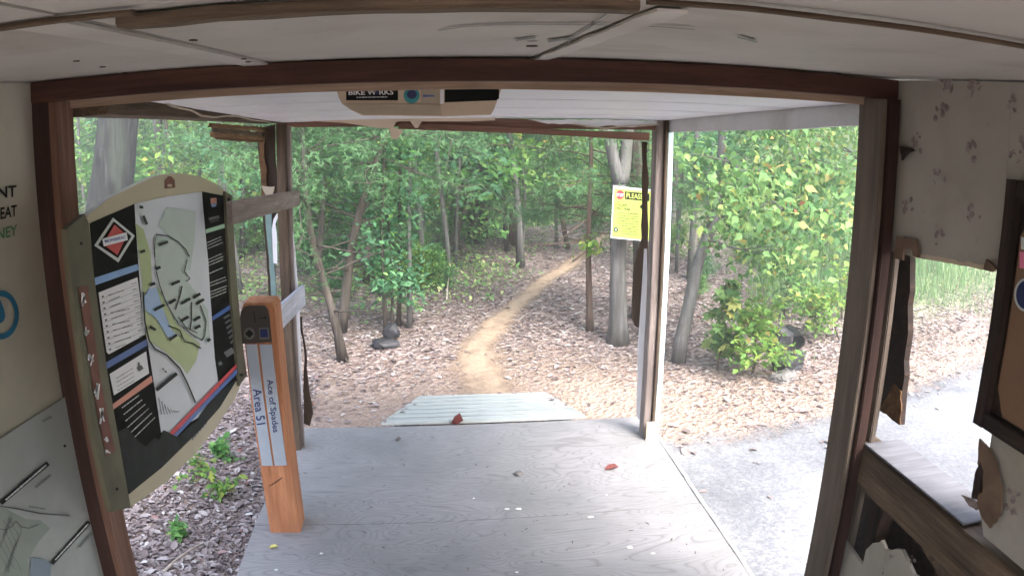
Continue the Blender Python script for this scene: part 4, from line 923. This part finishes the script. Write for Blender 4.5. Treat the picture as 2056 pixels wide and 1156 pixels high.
def copy_thing(o, loc, rz, sc, label=None, group=None):
    c = o.copy(); COL.objects.link(c); c.location = loc; c.rotation_euler = (0, 0, rz); c.scale = (sc, sc, sc)
    if label: c['label'] = label
    if group: c['group'] = group
    for ch in o.children:
        d = ch.copy(); COL.objects.link(d); d.parent = c; d.matrix_local = ch.matrix_local.copy()
    return c
def through(px0, py0, px1, py1, n=9, extend=1.0, wob=.012, seed=0, dy=0, ztop=None):
    """trunk line whose foot stands on the ground at one pixel and which passes a second pixel at the same depth, continued upward"""
    b = ground_at(px0, py0); u = PY(px1, py1, b.y+dy); d = u-b
    if ztop is not None: extend = (ztop-b.z)/max(.2, d.z)
    e = b+d*extend; return bent(b, e, n, wob, seed)

# -- the trees one can tell apart (foot pixel, a pixel higher up, radius in pixels at the foot)
def rpx(b, px): return px*FK*(b-EYE).length
T = through(196, 640, 236, 228, 12, wob=.01, seed=1, ztop=6.5); b = T[0]
make_tree('oak_tree', b, T, .27, [dict(n=6, t0=.35, t1=.95, len=1.6, el=.4, sub=1)], M['bark_oak'], G['mid'], 'thick leaning grey barked oak at far left behind the map', seed=21, per=6, size=.1, spread=.16, top=.55, flare=1.2)
T = through(338, 480, 322, 228, 10, wob=.006, seed=2, ztop=7); b = T[0]
make_tree('hardwood_tree', b, T, rpx(b, 14), [dict(n=7, t0=.3, t1=.95, len=1.3, el=.4, sub=1)], M['bark_grey'], G['yel'], 'pale grey knotty trunk right of the big leaning oak', seed=22, per=6, size=.09, spread=.14, top=.6, flare=1.1)
# grey double tree that carries the yellow sign
T = through(1240, 688, 1243, 480, 8, wob=.006, seed=3, ztop=1.25); b = T[0]; r_ = rpx(b, 17)
f1_ = bent(T[-1], PY(1220, 262, b.y), 6, .01, 4); f1_ += bent(f1_[-1], f1_[-1]+Vector((-.35, .2, 3.4)), 6, .02, 5)[1:]
f2_ = bent(T[-1]+Vector((.02, 0, 0)), PY(1262, 262, b.y+.1), 6, .01, 6); f2_ += bent(f2_[-1], f2_[-1]+Vector((.3, .5, 3.4)), 6, .02, 7)[1:]
make_tree('maple_tree', b, T, r_, [dict(n=6, t0=.6, t1=.98, len=1.2, el=.5, sub=1, on=f1_), dict(n=6, t0=.6, t1=.98, len=1.2, el=.5, sub=1, on=f2_)], M['bark_grey'], G['und'],
          'smooth grey tree with two stems that carries the yellow sign', seed=23, extra=[(f1_, [r_*.8*(1-.04*i) for i in range(len(f1_))], 8, .05), (f2_, [r_*.85*(1-.04*i) for i in range(len(f2_))], 8, .05)], top=.85, flare=1.45)
T = through(1290, 640, 1280, 300, 10, wob=.008, seed=8, ztop=6); b = T[0]
make_tree('hardwood_tree', b, T, rpx(b, 17), [dict(n=5, t0=.4, t1=.98, len=1.2, el=.5, sub=1)], M['bark_dark'], G['und'], 'dark trunk close behind the tree with the yellow sign', seed=24)
# cedar in the middle right with a bare brown trunk
T = through(1184, 665, 1184, 385, 12, wob=.008, seed=9, ztop=2.6); b = T[0]
make_tree('cedar_tree', b, T, rpx(b, 6.5), [dict(n=36, t0=.38, t1=.97, len=1.05, el=.15, sub=2, droop=-.04, taper=.55, rb=.4), dict(n=9, t0=.30, t1=.42, len=.7, el=.0, sub=0, rb=.3)], M['bark_brown'], G['cedar'],
          'young cedar with bare brown trunk beside the trail left of the yellow sign', seed=25, tmpl=SPRIG, size=.06, per=11, spread=.05, droop=.3, flat=.2, top=.35)
p = ground_at(1184, 640); tf = PY(1184, 490, b.y-.15)
o = thing('leafy_sprout', tf, 'bright green leafy tuft sprouting on the bare cedar trunk', 'sprout')
link('leaves', crown_mesh('leaves', [(Vector((random.gauss(0, .06), random.gauss(0, .05), random.gauss(0, .03))), Vector((0, 0, 1))) for _ in range(20)], LEAF, .06, 3, .035, 4, .3, .3), G['yel'], o, Matrix.Translation(tf))
tubes('stem', [([tf+Vector((0, .15, -.05)), tf], [.006, .003], 5)], M['bark_brown'], o, tf)
# leaning broadleaf at right
b = ground_at(1362, 728); 
T = [b]+[PY(x, y, b.y+k*.05) for k, (x, y) in enumerate(((1368, 680), (1385, 610), (1398, 540), (1418, 480), (1438, 440), (1446, 380), (1448, 310), (1452, 240)))]
T += bent(T[-1], T[-1]+Vector((.25, .3, 3.0)), 5, .02, 5)[1:]; r_ = rpx(b, 14)
R1 = bent(T[5], PY(1700, 330, b.y-.3), 8, .03, 11); R2 = bent(T[6], PY(1690, 450, b.y-.8), 8, .03, 12); R3 = bent(T[4], PY(1560, 520, b.y-.7), 8, .04, 13); R4 = bent(T[8], PY(1690, 250, b.y-.2), 8, .03, 14); R5 = bent(T[7], PY(1570, 420, b.y-.9), 8, .03, 15)
lim = [(q, [.016*(1-.09*i) for i in range(len(q))], 6, .05) for q in (R1, R2, R3, R4, R5)]
make_tree('maple_tree', b, T, r_, [dict(n=k_, t0=.2, t1=1, len=.5, el=.1, sub=1, on=q, rb=.18, taper=.2, droop=-.02) for q, k_ in ((R1, 12), (R2, 8), (R3, 4), (R4, 12), (R5, 8))]+[dict(n=5, t0=.6, t1=.99, len=1.1, el=.4, sub=1)],
          M['bark_grey'], G['maple'], 'leaning maple with broad green and yellow leaves at the right opening', seed=26, extra=lim, tmpl=BROAD, size=.055, per=7, spread=.13, flat=.35, droop=.7, top=.3, flare=1.15)
# yellowing branch of the same side, standing farther right
b = ground_at(1700, 620); b = b+Vector((.5, .5, 0)); b.z = float(gz(b.x, b.y)); T = bent(b, b+Vector((.3, .3, 5)), 10, .02, 31)
make_tree('maple_tree', b, T, .06, [dict(n=28, t0=.22, t1=.98, len=1.7, el=.3, sub=2, az=3.6, azs=1.1)], M['bark_dark'], G['yel'], 'bright yellow green maple crown filling the right edge of the porch opening', seed=27, tmpl=BROAD, size=.052, per=8, spread=.17, flat=.35, droop=.6)
# slim stems with climbing leaves left of the trail
for k, (a, bb, c_, d, rr, lab_) in enumerate(((822, 658, 833, 262, 5, 'slim pale grey sapling, tallest stem above the black stones'), (800, 655, 812, 330, 4, 'thin dark sapling just left of the slim pale sapling'), (775, 668, 770, 330, 4, 'thin straight sapling directly behind the black stones'), (788, 662, 780, 420, 3, 'short twiggy sapling between two taller ones behind the black stones'))):
    T = through(a, bb, c_, d, 12, wob=.01, seed=40+k, ztop=4.5 if k < 3 else 2); b = T[0]
    make_tree('sapling', b, T, rpx(b, rr), [dict(n=11, t0=.10, t1=.5, len=.3, el=.3, sub=1), dict(n=7, t0=.5, t1=.98, len=.8, el=.5, sub=1)], M['bark_grey'] if k == 0 else M['bark_dark'], G['teal'] if k != 1 else G['und'], lab_, 'sapling', seed=50+k, per=4, size=.058, spread=.10)
# cedars with dead lower twigs at the left
for k, (a, bb, c_, d, rr, zt2, lab_) in enumerate(((688, 724, 655, 560, 9, 2.7, 'twisting dark cedar with bare lower twigs nearest the porch'), (683, 668, 720, 480, 10, 3.2, 'leaning cedar whose broken trunk crosses behind the nearest one'), (640, 560, 640, 420, 7, 3.4, 'bushy dark cedar just right of the far left post'), (735, 570, 745, 420, 6, 4, 'tall slender cedar left of the leafy saplings'))):
    T = through(a, bb, c_, d, 12, wob=.02, seed=60+k, ztop=zt2); b = T[0]
    make_tree('cedar_tree', b, T, rpx(b, rr), [dict(n=30, t0=.45, t1=.97, len=1.2, el=.2, sub=2, droop=-.03, taper=.6, rb=.35), dict(n=14, t0=.12, t1=.42, len=.8, el=.1, sub=0, rb=.28)], M['bark_dark'], G['cedar'] if k != 2 else G['mid'],
              lab_, seed=60+k, tmpl=SPRIG, size=.065, per=10, spread=.06, droop=.25, flat=.2)
    # twigs with sub=0 give no needles, as on the dead lower limbs
# trunks of the middle distance
mids = ((1045, 537, 1027, 275, 7, 'grey', 'slim pale leaning trunk with a kink left of the trail top'), (1018, 505, 1012, 380, 4, 'dark', 'thin dark stem just left of the kinked pale trunk'), (893, 522, 915, 460, 6, 'dark', 'dark trunk leaning right beyond the fallen sticks'), (915, 508, 928, 300, 6, 'dark', 'straight dark trunk just right of the leaning dark one'), (948, 489, 962, 375, 9, 'dark', 'stout dark trunk left of a twin at the crest of the wood'), (963, 489, 972, 375, 7, 'dark', 'dark twin trunk on the right of the stout one at the crest'),
        (1140, 500, 1108, 300, 4, 'brown', 'thin brown stem behind the cedar by the trail'), (745, 560, 720, 262, 8, 'dark', 'dark straight trunk high behind the leafy saplings'), (850, 560, 838, 300, 5, 'grey', 'thin grey stem between saplings and wood'), (1345, 500, 1350, 300, 6, 'grey', 'grey trunk seen just right of the aqua corner strip'), (486, 520, 482, 290, 5, 'dark', 'thin dark trunk seen through the left side above the nailed board'), (1385, 560, 1395, 260, 6, 'grey', 'slender grey trunk behind the leaning maple'))
for k, (a, bb, c_, d, rr, bk_, lab_) in enumerate(mids):
    T = through(a, bb, c_, d, 12, wob=.012, seed=80+k, ztop=6); b = T[0]
    make_tree('hardwood_tree', b, T, rpx(b, rr), [dict(n=10, t0=.12, t1=.4, len=.9, el=.3, sub=1, rb=.25), dict(n=4, t0=.4, t1=.98, len=1.4, el=.4, sub=1)], M['bark_'+bk_], (G['und'], G['teal'], G['yel'], G['mid'])[k % 4], lab_, seed=80+k, per=5, size=.09, spread=.11, top=.45)

# -- one of each kind for the rest of the wood, then copies
far = Vector((0, 40, -1.8))
def proto(kind, k):
    if kind == 'under':
        T = bent((0, 0, 0), (.3, .2, 6), 10, .02, k); return make_tree('understory_tree', (0, 0, 0), T, .05, [dict(n=15, t0=.12, t1=.6, len=1.5, el=.25, sub=2, rb=.3), dict(n=5, t0=.6, t1=.98, len=1, el=.4, sub=1, rb=.3)], M['bark_dark'], G[('und', 'pale', 'yel', 'pale')[k % 4]], 'x', group='x', seed=100+k, per=4, size=.105, spread=.18)
    if kind == 'trunk':
        T = bent((0, 0, 0), (.2, -.3, 9), 12, .012, k); return make_tree('woodland_tree', (0, 0, 0), T, .11, [dict(n=6, t0=.1, t1=.3, len=1.1, el=.2, sub=1, rb=.18), dict(n=4, t0=.35, t1=.98, len=1.8, el=.4, sub=1, rb=.3)], M['bark_grey' if k % 2 else 'bark_dark'], G[('und', 'pale', 'teal')[k % 3]], 'x', group='x', seed=120+k, per=4, size=.12, spread=.16, top=.45)
    if kind == 'pole':
        T = bent((0, 0, 0), (.35*(k-1), .2, 6.5), 12, .015, k); return make_tree('slender_tree', (0, 0, 0), T, .028, [dict(n=7, t0=.12, t1=.45, len=.8, el=.35, sub=1, rb=.2), dict(n=5, t0=.45, t1=.98, len=1.2, el=.4, sub=1, rb=.3)], M['bark_grey' if k != 1 else 'bark_dark'], G[('und', 'yel', 'teal')[k % 3]], 'x', group='x', seed=180+k, per=4, size=.09, spread=.12, top=.55, flare=1.15)
    if kind == 'cedar':
        T = bent((0, 0, 0), (.1, .1, 4.2), 10, .01, k); return make_tree('cedar_tree', (0, 0, 0), T, .05, [dict(n=60, t0=.12, t1=.98, len=1.3, el=.2, sub=2, droop=-.02, taper=.75, rb=.3)], M['bark_brown'], G['cedar'], 'x', group='x', seed=140+k, tmpl=SPRIG, size=.10, per=8, spread=.09, droop=.25, flat=.2)
    if kind == 'shrub':
        T = bent((0, 0, 0), (.05, .05, .9), 6, .05, k); return make_tree('shrub', (0, 0, 0), T, .012, [dict(n=26, t0=.05, t1=.98, len=.55, el=.6, sub=1, rb=.4)], M['bark_brown'], G[('und', 'yel', 'mid')[k % 3]], 'x', 'shrub', group='x', seed=160+k, per=4, size=.06, spread=.06)
LBL = dict(under=('leafy understory tree among the crowd of trees behind', 'leafy understory trees in the wood behind', 'tree'),
           trunk=('tall woodland tree standing in the wood behind the clearing', 'tall trees in the wood behind', 'tree'),
           cedar=('dark feathery cedar standing deep in the wood', 'cedars deep in the wood', 'tree'),
           pole=('slender bare stemmed tree with a few leaves beyond the clearing', 'slender trees beyond the clearing', 'tree'),
           shrub=('low leafy shrub on the woodland floor', 'low shrubs on the woodland floor', 'shrub'))
protos = {kd: [proto(kd, i) for i in range(nn)] for kd, nn in (('under', 4), ('pole', 3), ('trunk', 3), ('cedar', 2), ('shrub', 3))}
def spots(n, rmin, rmax, seed, amin=-36, amax=38, clear=.9, mind=.8):
    r = random.Random(seed); out = []; tries = 0
    while len(out) < n and tries < 20000:
        tries += 1; rr = math.sqrt(r.uniform(rmin**2, rmax**2)); a = math.radians(r.uniform(amin, amax)); x, y = rr*math.sin(a), rr*math.cos(a)
        if y < 5.2: continue
        if float(trail_d(np.array(x), np.array(y)))*.2 < clear: continue
        if x > 3.4 and y < 11.5 and x > .30*y+.6: continue      # open grass bank at right
        if all((x-u)**2+(y-v_)**2 > mind**2 for u, v_ in out): out.append((x, y))
    return out
used = {}
def plant(kd, pts, seed, smin=.75, smax=1.2):
    r = random.Random(seed)
    for x, y in pts:
        k = r.randrange(len(protos[kd])); o = protos[kd][k]; loc = (x, y, float(gz(x, y))-.02); rz = r.uniform(0, 6.28); sc = r.uniform(smin, smax)
        if (kd, k) not in used:
            used[(kd, k)] = 1; o.location = loc; o.rotation_euler = (0, 0, rz); o.scale = (sc,)*3; c = o
        else: c = copy_thing(o, loc, rz, sc)
        c['label'], c['group'], c['category'] = LBL[kd]
plant('under', spots(48, 11, 30, 1, mind=1.1), 1, .45, .95)
plant('trunk', spots(30, 11, 32, 2, mind=1.0), 2)
plant('pole', spots(84, 9, 18, 8, amin=-34, amax=24, clear=.7, mind=.6), 8, .7, 1.15)
plant('cedar', spots(14, 11, 24, 3, amin=-34, amax=14, mind=1.2), 3)
plant('shrub', spots(34, 9.5, 17, 4, amin=-34, amax=6, clear=1.2, mind=.5), 4, .6, 1.3)

# hand placed shrubs and seedlings
def shrub(px, py, h, wdt, leaf, label, seed, name='shrub', cat='shrub', size=.06, per=4, tmpl=LEAF, n=22):
    b = ground_at(px, py); T = bent(b, b+Vector((.03, .02, h)), 6, .05, seed)
    return make_tree(name, b, T, .010, [dict(n=n, t0=.05, t1=.98, len=wdt, el=.5, sub=1, rb=.4)], M['bark_brown'], G[leaf], label, cat, seed=seed, per=per, size=size, spread=wdt*.12, tmpl=tmpl, flare=1)
shrub(1510, 752, .55, .36, 'yel', 'bright green bush growing over the dark blocks at the bank', 201, size=.055, per=3, n=24)
shrub(1440, 742, .75, .22, 'maple', 'thin sapling with a few green and orange leaves left of the bright bush', 202, 'sapling', 'sapling', size=.08, per=1, tmpl=MAPLE, n=10)
shrub(1635, 680, .45, .35, 'yel', 'pale green shrub hanging over the black drain pipe', 203, size=.055, per=2)
shrub(1575, 640, .6, .4, 'maple', 'loose leafy shrub above the dark blocks', 204, size=.08, per=1)
shrub(440, 925, .10, .10, 'und', 'small green seedling in the litter nearest the orange post', 205, 'seedling', 'seedling', size=.045, per=2, n=5)
shrub(352, 1078, .06, .06, 'und', 'tiny bright seedling in the litter at the bottom left', 206, 'seedling', 'seedling', size=.035, per=2, n=5)
shrub(400, 965, .1, .14, 'yel', 'low spreading seedling in the litter just right of the map sign foot', 207, 'seedling', 'seedling', size=.04, per=1, n=6)
shrub(445, 1000, .08, .12, 'yel', 'low yellow green seedling beside the deck edge', 208, 'seedling', 'seedling', size=.04, per=1, n=5)
shrub(1690, 640, .5, .4, 'yel', 'airy pale bush at the foot of the right hand maple', 209, size=.05, per=1)
shrub(1650, 560, .7, .5, 'yel', 'tall pale bush beside the right porch post', 210, size=.06, per=1)

rb_ = random.Random(77)
bp = [shrub_ for shrub_ in protos['shrub']]
for k in range(20):
    px, py = rb_.uniform(600, 900), rb_.uniform(525, 600)
    if k > 14: px, py = rb_.uniform(1290, 1420), rb_.uniform(520, 600)
    g_ = ground_at(px, py); c_ = copy_thing(rb_.choice(bp), (g_.x, g_.y, g_.z-.01), rb_.uniform(0, 6.28), rb_.uniform(.22, .5))
    c_['label'], c_['group'], c_['category'] = ('small brushy plant among the stems at the edge of the clearing', 'brushy plants at the edge of the clearing', 'plant')
# -- the mass of the far wood: leaves in depth, nobody could count them
def woods(name, n, seed, rmin, rmax, zfun, leaf, size, amin=-42, amax=52):
    rng = np.random.default_rng(seed)
    a = np.radians(rng.uniform(amin, amax, n)); r = np.sqrt(rng.uniform(rmin**2, rmax**2, n)); x, y = r*np.sin(a), r*np.cos(a)
    g = gz(x, y); z = g+zfun(rng, n)
    # clumps: keep only where a lumpy field is high, leaving gaps
    f = np.sin(x*1.9+np.sin(y*1.1)*2)+np.sin(y*1.7+np.sin(z*1.3)*2)+np.sin(z*2.3+np.sin(x*.9)*2)
    k = f > -.9; pos = np.stack([x, y, z], 1)[k]; m_ = len(pos)
    me = scatter_mesh(name, *LEAF, pos, rand_rot(m_, rng, .3), size*np.clip(rng.normal(1, .3, m_), .4, 2)*(.6+r[k]/30))
    return link(name, me, leaf)
tag(woods('distant_foliage', 70000, 5, 20, 42, lambda g, n: g.uniform(.1, 1, n)**1.2*5.5, G['pale'], .18), 'pale mass of leaves filling the far wood', 'foliage', kind='stuff')
tag(woods('distant_foliage', 40000, 6, 16, 34, lambda g, n: g.uniform(.05, 1, n)**1.5*4.5, G['und'], .14), 'blue green mass of leaves filling the far wood', 'foliage', kind='stuff')
tag(woods('understory_foliage', 34000, 12, 13.6, 21, lambda g, n: g.uniform(.02, 1, n)**1.6*3.6, G['pale'], .11, -38, 22), 'light green understory leaves beyond the crest of the clearing', 'foliage', kind='stuff')
rng = np.random.default_rng(41); cx_ = rng.uniform(-5, 1.6, 95); cy_ = rng.uniform(7.6, 13.2, 95); ok = (trail_d(cx_, cy_) > 4) & (cx_ < .9+(cy_-8)*.35)
cx_, cy_ = cx_[ok], cy_[ok]; ii = rng.integers(0, len(cx_), 9000); x = cx_[ii]+rng.normal(0, .2, 9000); y = cy_[ii]+rng.normal(0, .2, 9000)
me = scatter_mesh('ground_plants', *LEAF, np.stack([x, y, gz(x, y)+.02+.32*rng.random(9000)**2*(.4+.6*np.sin(ii)**2)], 1), rand_rot(9000, rng, .4), .05*np.clip(rng.normal(1, .4, 9000), .3, 2))
tag(link('ground_plants', me, G['pale']), 'thin pale green ground plants among the stems left of the trail', 'ground cover', kind='stuff')
# grass on the bank
rng = np.random.default_rng(9); n_ = 70000
x = rng.uniform(3.2, 15, n_); y = rng.uniform(5.9, 15, n_); dens = np.clip(.35+.5*np.clip((x-3.9)/.6, 0, 1)+grass_mask(x, y), 0, 1)*(x > .33*y+.9)
gap = (np.sin(x*1.3+y*.8)+np.sin(y*2.1-x*.6)) > -.5
k_ = (rng.random(n_) < dens) & (y > gravel_y(x)+.45) & gap; x, y = x[k_], y[k_]; m_ = len(x)
rot = rand_rot(m_, rng, .82); hgt = .26*np.clip(rng.normal(1, .35, m_), .3, 2)*np.clip((y-gravel_y(x)-.6)/1.6, .3, 1.2)
me = scatter_mesh('bank_grass', *BLADE, np.stack([x, y, gz(x, y)], 1), rot, np.stack([hgt, hgt*1.6, hgt], 1))
tag(link('bank_grass', me, G['grass']), 'tall pale grass on the sunny bank at right', 'grass', kind='stuff')

# -- dead leaves on the ground
def litter(name, n, seed, xr, yr, size, keep):
    rng = np.random.default_rng(seed); x = rng.uniform(*xr, n); y = rng.uniform(*yr, n); k = keep(x, y, rng); x, y = x[k], y[k]; m_ = len(x)
    return scatter_mesh(name, *DEAD, np.stack([x, y, gz(x, y)+rng.uniform(.001, .014, m_)], 1), rand_rot(m_, rng, .84), size*np.clip(rng.lognormal(-.1, .45, m_), .35, 2.4))
def off_shelter(x, y): return ~((x > -.93) & (x < 1.38) & (y < 4.52)) & ~((x > -.4) & (x < 1.0) & (y < 5.42) & (y > 4.4))
def keep_main(x, y, rng):
    t = trail_d(x, y); d = dirt_mask(x, y)
    return off_shelter(x, y) & (rng.random(len(x)) < np.clip((t-.5)/1.3, .03, 1)*(1-.96*d)) & ((y > gravel_y(x)+.05) | (x < 1.3)) & (rng.random(len(x)) > .75*grass_mask(x, y)) & (np.abs(x) < .95*y+.5)
me = litter('leaf_litter', 170000, 3, (-7, 9), (2.0, 13.5), .030, keep_main)
tag(link('leaf_litter', me, G['litter']), 'brown and mauve dead leaves covering the woodland floor', 'leaf litter', kind='stuff')
me = litter('near_leaf_litter', 26000, 4, (-3.4, -.9), (2.1, 6.0), .031, lambda x, y, r: off_shelter(x, y))
tag(link('near_leaf_litter', me, G['litter']), 'thick dead leaves beside the left edge of the deck', 'leaf litter', kind='stuff')
me = litter('road_leaf_litter', 700, 5, (1.4, 6), (2.6, 5.6), .045, lambda x, y, r: (y < gravel_y(x)+.3) & (r.random(len(x)) < np.clip(1-(gravel_y(x)-y)/1.0, .05, 1)))
tag(link('road_leaf_litter', me, G['litter']), 'scattered dead leaves along the edge of the gravel', 'leaf litter', kind='stuff')

rng = np.random.default_rng(31); n_ = 80; t_ = rng.random(n_); e_ = rng.integers(0, 3, n_)
x = np.where(e_ == 0, -.33+.24*t_, np.where(e_ == 1, .965-.135*t_, -.09+.92*t_))+rng.normal(0, .05, n_); y = np.where(e_ == 2, 5.40+rng.normal(0, .03, n_), 4.55+.85*t_)
z = np.interp(y, [4.52, 5.42], [.03, -.165])+.004
me = scatter_mesh('ramp_leaf_litter', *DEAD, np.stack([x, y, z], 1), rand_rot(n_, rng, .8), .034*np.clip(rng.normal(1, .35, n_), .4, 2))
tag(link('ramp_leaf_litter', me, G['litter']), 'dead leaves gathered along the edges of the slatted ramp', 'leaf litter', kind='stuff')
# -- stones, sticks, pipe
p = ground_at(772, 697); rock('stone', p+Vector((0, 0, .03)), .10, M['black_stone'], 'flat dark stone at the foot of the leafy saplings', 'stone', 5, (1.3, .8, .5))
p = ground_at(781, 686); rock('stone', p+Vector((.02, .06, .07)), .09, M['black_stone'], 'upper dark stone propped behind the flat one under the saplings', 'stone', 6, (.9, .7, .9))
def block(name, px, py, dims, rz, mat, label, tilt=.1, dz=0):
    p = ground_at(px, py); bm = bmesh.new(); bmesh.ops.create_cube(bm, size=1)
    bmesh.ops.scale(bm, vec=dims, verts=bm.verts); bmesh.ops.subdivide_edges(bm, edges=bm.edges, cuts=3, use_grid_fill=True)
    r = random.Random(px)
    for v_ in bm.verts: v_.co += Vector((r.uniform(-1, 1), r.uniform(-1, 1), r.uniform(-1, 1)))*.012
    bmesh.ops.bevel(bm, geom=[e for e in bm.edges if e.calc_face_angle(0) > 1], offset=.012, segments=1, affect='EDGES')
    me = bpy.data.meshes.new(name); bm.to_mesh(me); bm.free()
    return tag(link(name, me, mat, None, Matrix.Translation(p+Vector((0, 0, dims[2]/2+dz))) @ Matrix.Rotation(rz, 4, 'Z') @ Matrix.Rotation(tilt, 4, 'Y')), label, 'block')
block('concrete_block', 1572, 762, (.24, .13, .06), .6, M['stone'], 'low broken grey block lying in the litter in front of the bush', .05)
block('concrete_block', 1580, 742, (.26, .17, .13), .5, M['black_stone'], 'larger dark broken block behind the low grey one', -.15)
p = ground_at(1600, 705)
pp = thing('drain_pipe', p, 'black corrugated drain pipe end poking out of the bank', 'pipe')
for nm, r0, r1, mt, L0, L1 in (('pipe_wall', .10, .10, 'black_plastic', 0, .7),):
    V = []; F = []; ax = Vector((.1, .99, .05)).normalized(); u = Vector((1, 0, 0)); u = (u-ax*u.dot(ax)).normalized(); w_ = ax.cross(u); ns = 20; rings = []
    for rr, tt in ([(.062, .3)]+[(.062, .0)]+[(.075, 0)]+[(.075+.004*(i % 2), .03+.03*i) for i in range(8)]):
        rings.append([p+Vector((0, 0, .09))+ax*tt+u*(rr*math.cos(a))+w_*(rr*math.sin(a)) for a in [2*math.pi*i/ns for i in range(ns)]])
    for rg in rings: V += [q-p for q in rg]
    for i in range(len(rings)-1):
        for j in range(ns): F.append((i*ns+j, i*ns+(j+1) % ns, (i+1)*ns+(j+1) % ns, (i+1)*ns+j))
    me = bpy.data.meshes.new(nm); me.from_pydata(V, [], F); link(nm, me, M[mt], pp, Matrix.Translation(p))
p = ground_at(1570, 712); rock('stump', p+Vector((0, .05, .1)), .15, M['black_stone'], 'dark rotten stump left of the black drain pipe', 'stump', 8, (.8, .7, 1.1))
def stick(pts, r, mat, label, name='stick'):
    W_ = [ground_at(*q)+Vector((0, 0, r*1.2+dz)) for q, dz in pts]
    o = tubes(name, [(W_, [r*(1-.5*i/(len(W_)-1)) for i in range(len(W_))], 7, .15)], mat, None, W_[0]); return tag(o, label, 'stick')
M['stick'] = wood('bleached_stick', (.25, .2, .17), (.42, .36, .31), (.55, .5, .45), axis='X')
stick((((330, 1150), 0), ((355, 1130), .01), ((385, 1112), .02), ((410, 1097), .01)), .009, M['stick'], 'bare bleached stick lying in the litter at the bottom left')
stick((((850, 565), .02), ((870, 560), .03), ((892, 553), .05)), .02, M['stick'], 'pale fallen stick on the litter left of the trail')
stick((((897, 604), .0), ((899, 590), .08), ((902, 578), .14)), .012, M['stick'], 'short white twig standing crooked in the litter')
stick((((1150, 530), .03), ((1190, 505), .06), ((1225, 512), .08), ((1260, 545), .03)), .012, M['bark_brown'], 'thin dark fallen branch across the foot of the grey tree')
stick((((1655, 640), .22), ((1668, 665), .12), ((1684, 690), .02)), .018, M['bark_dark'], 'charred dark stick poking from the bank at right')
stick((((700, 735), .02), ((640, 650), .1), ((600, 640), .15)), .008, M['bark_dark'], 'thin dead branch on the ground below the cedars')

# -- the thin bright air of the humid wood
V0, V1 = Vector((-75, -16, -4.0)), Vector((95, 125, 32))
bm = bmesh.new(); bmesh.ops.create_cube(bm, size=1)
for v_ in bm.verts: v_.co = Vector(((V0.x+V1.x)/2+v_.co.x*(V1.x-V0.x), (V0.y+V1.y)/2+v_.co.y*(V1.y-V0.y), (V0.z+V1.z)/2+v_.co.z*(V1.z-V0.z)))
me = bpy.data.meshes.new('haze'); bm.to_mesh(me); bm.free()
m, n, out = newmat('haze_air'); pv = n.nodes.new('ShaderNodeVolumePrincipled'); pv.inputs['Color'].default_value = (.93, .97, 1, 1); pv.inputs['Density'].default_value = .017; pv.inputs['Anisotropy'].default_value = .2
n.links.new(pv.outputs[0], out.inputs['Volume'])
tag(link('haze', me, m), 'thin pale haze among the far trees', 'haze', kind='stuff')
